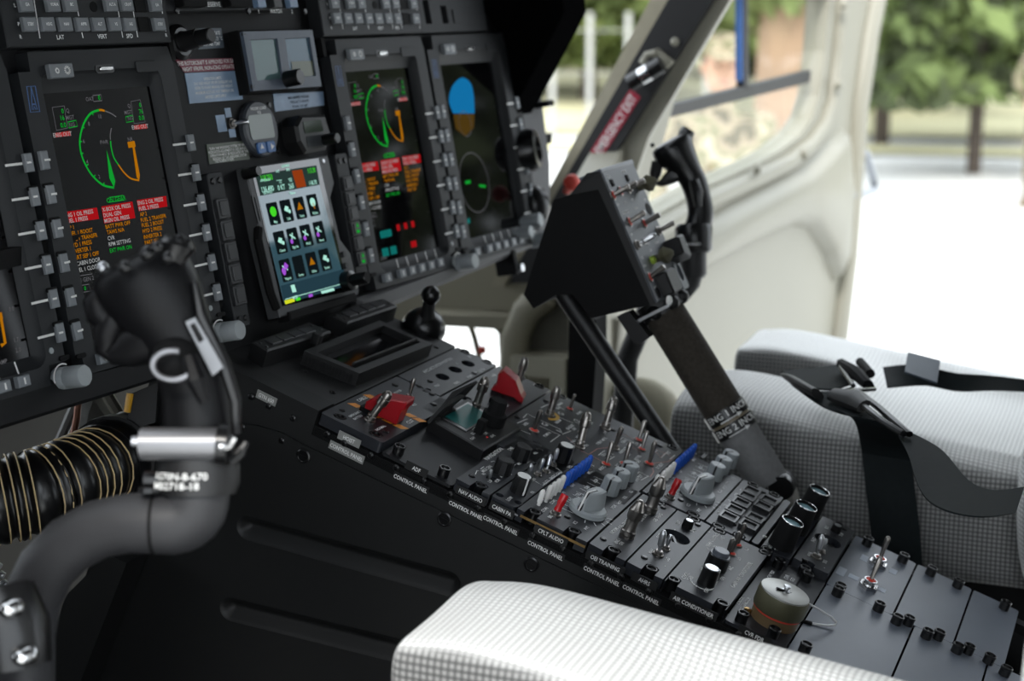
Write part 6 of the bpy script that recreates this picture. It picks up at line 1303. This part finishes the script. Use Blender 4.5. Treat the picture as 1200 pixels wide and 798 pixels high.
solo('control_rod', B().tube([wp(90, 470, 1.58), wp(72, 512, 1.58), wp(58, 545, 1.58)], 5, 8), mat('rod_grey', (.18, .18, .175), .45), 'slim grey control rod slanting below the near panel edge', 'rod')
solo('vent_canister', B().tube([wp(92, 470, 1.66), wp(112, 486, 1.66), wp(124, 478, 1.66)], [22, 30, 24], 14), mat('canister_grey', (.14, .14, .13), .7, vs_=90, var=.3), 'mottled grey canister tucked under the panel edge', 'canister')
solo('support_rod', B().tube([wp(124, 460, 1.62), wp(142, 490, 1.62), wp(158, 515, 1.62)], 6, 8), mat('rod_beige', (.20, .185, .15), .5), 'beige support rod beside the yellow handled box', 'rod')
yb = thing('release_box', 'black box with a short yellow handle under the panel', 'box', FW, wp(165, 480, 1.5))
part('box', B().rings([[wp(152, 462, 1.5), wp(185, 448, 1.5), wp(182, 495, 1.5), wp(148, 505, 1.5)], [wp(156, 462, 1.58), wp(189, 448, 1.58), wp(186, 495, 1.58), wp(152, 505, 1.58)]]), BLK, yb, smooth=False)
part('handle', B().tube([wp(152.5, 461, 1.49), wp(149, 483, 1.49)], 3.2, 10), mat('handle_yellow', (.55, .28, .01), .4), yb)
pb = thing('pedal_housing', 'dark grey slanted housing in the footwell beside the console', 'housing', FW, xp(120, 720, -60))
part('case', B().prism([yz(*p, -40) for p in ((140, 642), (163, 652), (100, 812), (50, 812), (92, 690))], -60, -20, 3, Tq), SIDE, pb, smooth=False)
solo('spring_coil', B().tube([wp(-10 + 6 * math.sin(i * .9) + i * .55, 650 + i * 1.5 + 5 * math.cos(i * .9), 1.5) for i in range(40)], 2.2, 6), ALU, 'bright metal coil at the frame edge behind the stick tube', 'coil')
# ================================================================== cabin shell (mostly out of frame)
HEADL = mat('headliner_grey', (.05, .05, .05), .8, vs_=5)
struct('ceiling', B().box(-760, 1040, -2200, 560, 900, 960), HEADL)
struct('floor', B().box(-760, 1000, -2200, 1180, -700, -560), mat('floor_dark', (.03, .03, .03), .8))
struct('wall_aft', B().box(-760, 1040, -2200, -2160, -560, 900), HEADL)
struct('wall_nose_top', B().box(-760, 1000, 640, 1180, 330, 345), BLKM)
struct('wall_port', B().box(-800, -760, 380, 1180, -560, 900), HEADL)
struct('wall_port_aft', B().box(-800, -760, -2200, -900, -560, 900), HEADL)
struct('trim_3', B().box(-800, -760, -900, 380, 690, 900).box(-800, -760, -900, 380, -560, -330), HEADL)
struct('trim_1', B().prism([(940, -900), (1040, -900), (1040, -1250), (940, -1250)], -560, 900), HEADL)
# ================================================================== outside
GZ = (CAM.z - 1.95) * 1000
CONC = mat('concrete', (.68, .67, .64), .85, vs_=.6, var=.06)
struct('ground', B().box(-60000, 90000, -70000, 60000, GZ - 200, GZ), CONC, smooth=False)
def gp(u, d, z=0): r_ = ray(u, 0); r_.z = 0; r_.normalize(); p = CAM + r_ * d; return V((p.x * 1000, p.y * 1000, GZ + z))
GRASS = mat('dry_grass', (.62, .58, .36), .9, vs_=.5, var=.3)
b = B()
for d0, d1 in ((21.5, 22.8), (24.2, 60)):
    us = list(range(-200, 2400, 200)); L = [gp(u, d0, 15 + d0) for u in us]; R_ = [gp(u, d1, 15 + d0) for u in us]
    b.add(L + R_, [(i, i + 1, len(us) + i + 1, len(us) + i) for i in range(len(us) - 1)])
o = solo('grass', b, GRASS, 'dry yellowish grass strips beyond the pale concrete', 'grass', kind='stuff', smooth=False)
LEAF = [mat('needle_green', (.115, .155, .045), .8, vs_=1.5, var=.5), mat('needle_dark', (.055, .07, .028), .85, vs_=1.5, var=.5), mat('leaf_light', (.20, .25, .085), .8, vs_=1.5, var=.4)]
BARK = mat('bark', (.075, .058, .045), .9, vs_=12, var=.4); BARKR = mat('bark_pale', (.30, .20, .13), .9, vs_=3, var=.3)
def foliage(cx, cy, z0, z1, rad, n, rng, size, layers=True, hang=.3):
    b = B()
    for i in range(n):
        f = rng.random(); z = z0 + (z1 - z0) * f
        if layers: z = z0 + (z1 - z0) * ((int(f * 7) + rng.random() * .55) / 7)
        rr_ = rad * ((1 - .75 * f) if layers else math.sqrt(max(.05, 1 - (2 * f - 1) ** 2))) * math.sqrt(rng.random()); a = rng.random() * 2 * math.pi
        c = V((cx + rr_ * math.cos(a), cy + rr_ * math.sin(a), z - (rr_ / rad) * hang * 600))
        s = size * (.6 + .8 * rng.random()); q = Quaternion((rng.random() - .5, rng.random() - .5, rng.random() - .5, rng.random() - .5)).normalized()
        k = [V((-s, -s * .35, 0)), V((s * .3, -s * .5, s * .1)), V((s, .1 * s, 0)), V((0, s * .5, -s * .1))]
        b.add([c + q @ p for p in k], [(0, 1, 2, 3)])
    return b
def tree(label, u, d, z0, z1, rad, n, mats, trunk, size=220, lean=0, layers=True, bark=None, hang=.3, seed=1, tw=None):
    rng = random.Random(seed); p = gp(u, d)
    t = thing('conifer_tree' if layers else 'leafy_tree', label, 'tree', FW, p, 'trees beyond the concrete')
    part('trunk', B().tube([p, p + V((lean * .3, 0, (z1) * .3)), p + V((lean, 0, z1 * .8))], [trunk, trunk * .85, trunk * .3], 10), bark or BARK, t)
    rng2 = random.Random(seed + 50)
    for i in range(7 if layers else 4):
        a = rng2.random() * 6.28; zz = z0 + (z1 - z0) * (.05 + .13 * i); L_ = rad * (1 - .1 * i) * .8
        part('branch', B().tube([p + V((0, 0, zz)), p + V((L_ * math.cos(a), L_ * math.sin(a), zz - 100))], [trunk * .35, trunk * .1], 6), bark or BARK, t)
    for i, m in enumerate(mats):
        part('foliage', foliage(p.x, p.y, GZ + z0, GZ + z1, rad * (1 - .08 * i), n // len(mats), rng, size, layers, hang), m, t, smooth=False, kind='stuff')
tree('full conifer with low drooping boughs and a bare slim trunk', 1152, 19.5, 1000, 5600, 1650, 3000, [LEAF[0], LEAF[1]], 85, 200, seed=3)
tree('conifer standing just behind the open door edge', 1040, 23, 1350, 5800, 1700, 2600, [LEAF[0], LEAF[1]], 110, 220, seed=4)
tree('tall dark conifer at the far starboard edge of the row', 1240, 24, 1450, 6000, 2000, 2600, [LEAF[1], LEAF[0]], 120, 240, seed=5)
tree('large conifer filling the gap behind the slim trunk', 1100, 30, 1900, 7500, 2300, 2600, [LEAF[1], LEAF[0]], 120, 300, seed=6)
tree('leafy tree with a thick reddish trunk seen through the door window', 928, 15, 1900, 6500, 1500, 1500, [LEAF[2]], 330, 240, layers=False, bark=BARKR, seed=7)
tree('pale leafy tree seen through the upper door window', 850, 26, 1300, 7000, 2200, 2200, [LEAF[2], LEAF[0]], 150, 280, layers=False, seed=8)
tree('broad leafy tree behind the wire fence', 690, 32, 900, 8000, 3600, 3600, [LEAF[0], LEAF[2]], 160, 330, layers=False, seed=9)
tree('bushy leafy tree behind the fence nearest the glareshield', 610, 36, 700, 8000, 3600, 3000, [LEAF[0], LEAF[1]], 160, 330, layers=False, seed=10)
tree('light green leafy tree above the fence beside the door post', 770, 34, 1000, 8500, 3000, 3000, [LEAF[2], LEAF[0]], 150, 330, layers=False, seed=11)
rng = random.Random(21); b = B()
for i in range(18):
    a = math.radians(-33 + 5.1 * i); d = 42 + 6 * rng.random(); c = V((CAM.x * 1000 + d * 1000 * math.cos(a), CAM.y * 1000 + d * 1000 * math.sin(a), 0))
    fb = foliage(c.x, c.y, GZ + 200, GZ + 9000, 4200, 420, rng, 750, False); b.add(fb.v, fb.f)
solo('treeline', b, LEAF[1], 'distant green treeline all along the far side of the airfield', 'trees', kind='stuff', smooth=False)
fn = thing('wire_fence', 'pale post and wire fence in front of the leafy trees', 'fence', FW, gp(680, 24))
FGR = mat('fence_grey', (.42, .42, .40), .6)
us = [560, 604, 648, 692, 737, 783, 830]
for u in us: part('post', B().cyl(gp(u, 24), gp(u, 24, 1750), 45, 8), FGR, fn)
for z in (300, 900, 1500): part('wire', B().tube([gp(u, 24, z) for u in us], 8, 5), FGR, fn)
# ------------------------------------------------------------------ people
def camo():
    m = bpy.data.materials.new('camouflage_cloth'); m.use_nodes = True; nt = m.node_tree; b = nt.nodes['Principled BSDF']; b.inputs['Roughness'].default_value = .9
    tc = nt.nodes.new('ShaderNodeTexCoord'); n = nt.nodes.new('ShaderNodeTexNoise'); n.inputs['Scale'].default_value = 9; n.inputs['Detail'].default_value = 3; nt.links.new(tc.outputs['Object'], n.inputs['Vector'])
    r = nt.nodes.new('ShaderNodeValToRGB'); r.color_ramp.interpolation = 'CONSTANT'; e = r.color_ramp.elements
    e[0].position = 0; e[0].color = (.10, .085, .05, 1); e[1].position = .44; e[1].color = (.30, .25, .17, 1)
    x = e.new(.53); x.color = (.17, .17, .09, 1); x = e.new(.6); x.color = (.42, .36, .26, 1)
    nt.links.new(n.outputs['Fac'], r.inputs[0]); nt.links.new(r.outputs[0], b.inputs['Base Color']); return m
CAMO = camo(); SKIN = mat('skin', (.55, .33, .23), .55, vs_=20, var=.06); HAIR = mat('dark_hair', (.03, .022, .016), .7); BOOT = mat('boot_tan', (.16, .11, .06), .7); EYE = mat('eye_dark', (.02, .015, .012), .3); LIPM = mat('lip', (.40, .17, .14), .5)
def skin_chain(name, chains, m, parent, lv=2, rootv=0):
    """chains: lists of (point, radius); equal points are shared so that limbs grow out of one surface"""
    vs_, es_, rs_, ix = [], [], [], {}
    for ch in chains:
        pr = None
        for p, r in ch:
            k = tuple(round(q, 1) for q in p)
            if k not in ix: ix[k] = len(vs_); vs_.append(tuple(q / 1000 for q in p)); rs_.append(r / 1000)
            i = ix[k]
            if pr is not None and pr != i: es_.append((pr, i))
            pr = i
    me = bpy.data.meshes.new(name); me.from_pydata(vs_, es_, []); o = bpy.data.objects.new(name, me); COL.objects.link(o); o.parent = parent
    md = o.modifiers.new('skin', 'SKIN'); md.use_smooth_shade = True; sd_ = me.skin_vertices[0].data
    for i, r in enumerate(rs_): sd_[i].radius = (r, r); sd_[i].use_root = (i == rootv)
    s = o.modifiers.new('sub', 'SUBSURF'); s.levels = s.render_levels = lv; me.materials.append(m); return o
def person(label, pos, face, arms, H=1780, step=60, cap=True):
    t = thing('person', label, 'person', M.Translation(pos / 1000) @ M.Rotation(face, 4, 'Z'), (0, 0, 0))
    k = H / 1780
    def s(*p): return tuple(q * k for q in p)
    pel, chest, neck = s(0, 0, 960), s(0, 0, 1330), s(0, 10, 1490)
    ch = [[(pel, 150 * k), (s(0, 0, 1130), 138 * k), (chest, 160 * k), (s(0, 0, 1430), 110 * k), (neck, 58 * k), (s(0, 20, 1545), 56 * k)]]
    for sg in (-1, 1):
        ch.append([(pel, 150 * k), (s(sg * 95, 0, 900), 105 * k), (s(sg * 115, step * sg * .6, 500), 72 * k), (s(sg * 120, step * sg - 15, 130), 52 * k)])
        sh, el, wr = arms[0 if sg < 0 else 1]
        ch.append([(chest, 160 * k), (s(*sh), 72 * k), (s(*el), 52 * k), (s(*wr), 40 * k)])
    body = skin_chain('body', ch, CAMO, t, 2)
    for sg in (-1, 1):
        skin_chain('boot', [[(s(sg * 120, step * sg - 15, 160), 58 * k), (s(sg * 120, step * sg - 10, 60), 54 * k), (s(sg * 125, step * sg + 70, 42), 44 * k), (s(sg * 128, step * sg + 150, 36), 36 * k)]], BOOT, t, 2)
        sh, el, wr = arms[0 if sg < 0 else 1]
        e_, w_ = V(s(*el)), V(s(*wr)); d = (w_ - e_).normalized(); side = V((0, 1, 0)) if abs(d.y) < .8 else V((1, 0, 0)); a1 = (side - d * side.dot(d)).normalized(); a2 = d.cross(a1)
        palm = w_ + d * 55 * k
        hc = [[(tuple(w_ + d * 8), 30 * k), (tuple(palm), 38 * k)]]
        for f_, (off, L_) in enumerate(((-30, 70), (-10, 80), (10, 76), (29, 60))):
            b0 = palm + a1 * off * k + d * 25 * k; hc.append([(tuple(palm), 38 * k), (tuple(b0), 11 * k), (tuple(b0 + d * L_ * .45 * k + a2 * 6 * k), 9.5 * k), (tuple(b0 + d * L_ * .8 * k + a2 * 26 * k), 8 * k)])
        tb = w_ + d * 30 * k - a1 * 34 * k; hc.append([(tuple(palm), 38 * k), (tuple(tb), 13 * k), (tuple(tb + d * 36 * k - a1 * 16 * k), 10 * k)])
        skin_chain('hand', hc, SKIN, t, 1)
    hd = part('head', B().lathe([(.1, -118), (34, -112), (58, -88), (68, -50), (76, 0), (80, 45), (72, 85), (45, 112), (.1, 120)], 20, M.Translation(V(s(0, 25, 1650))) @ M.Diagonal((.98, 1.18, 1, 1))), SKIN, t, ang=1.5)
    hz_ = 1650 * k; fy = 25 * k + 88 * k
    part('nose', B().tube([(0, fy - 2, hz_ + 8), (0, fy + 14, hz_ - 26), (0, fy + 2, hz_ - 36)], [8, 13, 9], 8), SKIN, hd)
    part('mouth', B().ball((0, fy - 12, hz_ - 66), 10, 10, 6, (2.2, .8, .6)), LIPM, hd)
    for sg in (-1, 1):
        part('eye', B().ball((sg * 30, fy - 8, hz_ + 4), 10, 10, 6, (1.3, .7, .7)), EYE, hd); part('ear', B().ball((sg * 78, 15 * k, hz_ - 8), 20, 10, 6, (.4, .8, 1.4)), SKIN, hd)
    part('hair', B().lathe([(82, 0), (84, 40), (76, 86), (48, 116), (.1, 126)], 18, M.Translation(V(s(0, 12, 1660))) @ M.Diagonal((1, 1.16, 1, 1))), HAIR, hd)
    if cap: part('cap', B().lathe([(88, 38), (92, 50), (90, 92), (60, 124), (.1, 130)], 18, M.Translation(V(s(0, 18, 1660))) @ M.Diagonal((1, 1.16, 1, 1))).rings([[(-70, 100, 1692 * k), (70, 100, 1692 * k), (70, 100, 1706 * k), (-70, 100, 1706 * k)], [(-46, 195, 1680 * k), (46, 195, 1680 * k), (46, 195, 1690 * k), (-46, 195, 1690 * k)]]), CAMO, t)
    return t
person('person in camouflage cloth and cap standing beyond the door window, arms hanging', gp(846, 7.2), 2.0, (((-200, 0, 1400), (-265, -30, 1130), (-250, 60, 880)), ((200, 0, 1400), (255, -40, 1130), (235, 40, 880))), 1800, 40)
person('person in tan camouflage with hand on hip beside the slim tree trunk', gp(1236, 16.5), 1.3, (((-200, 0, 1400), (-330, -60, 1180), (-190, 60, 1010)), ((200, 0, 1400), (330, -60, 1180), (190, 60, 1010))), 1780, 60)
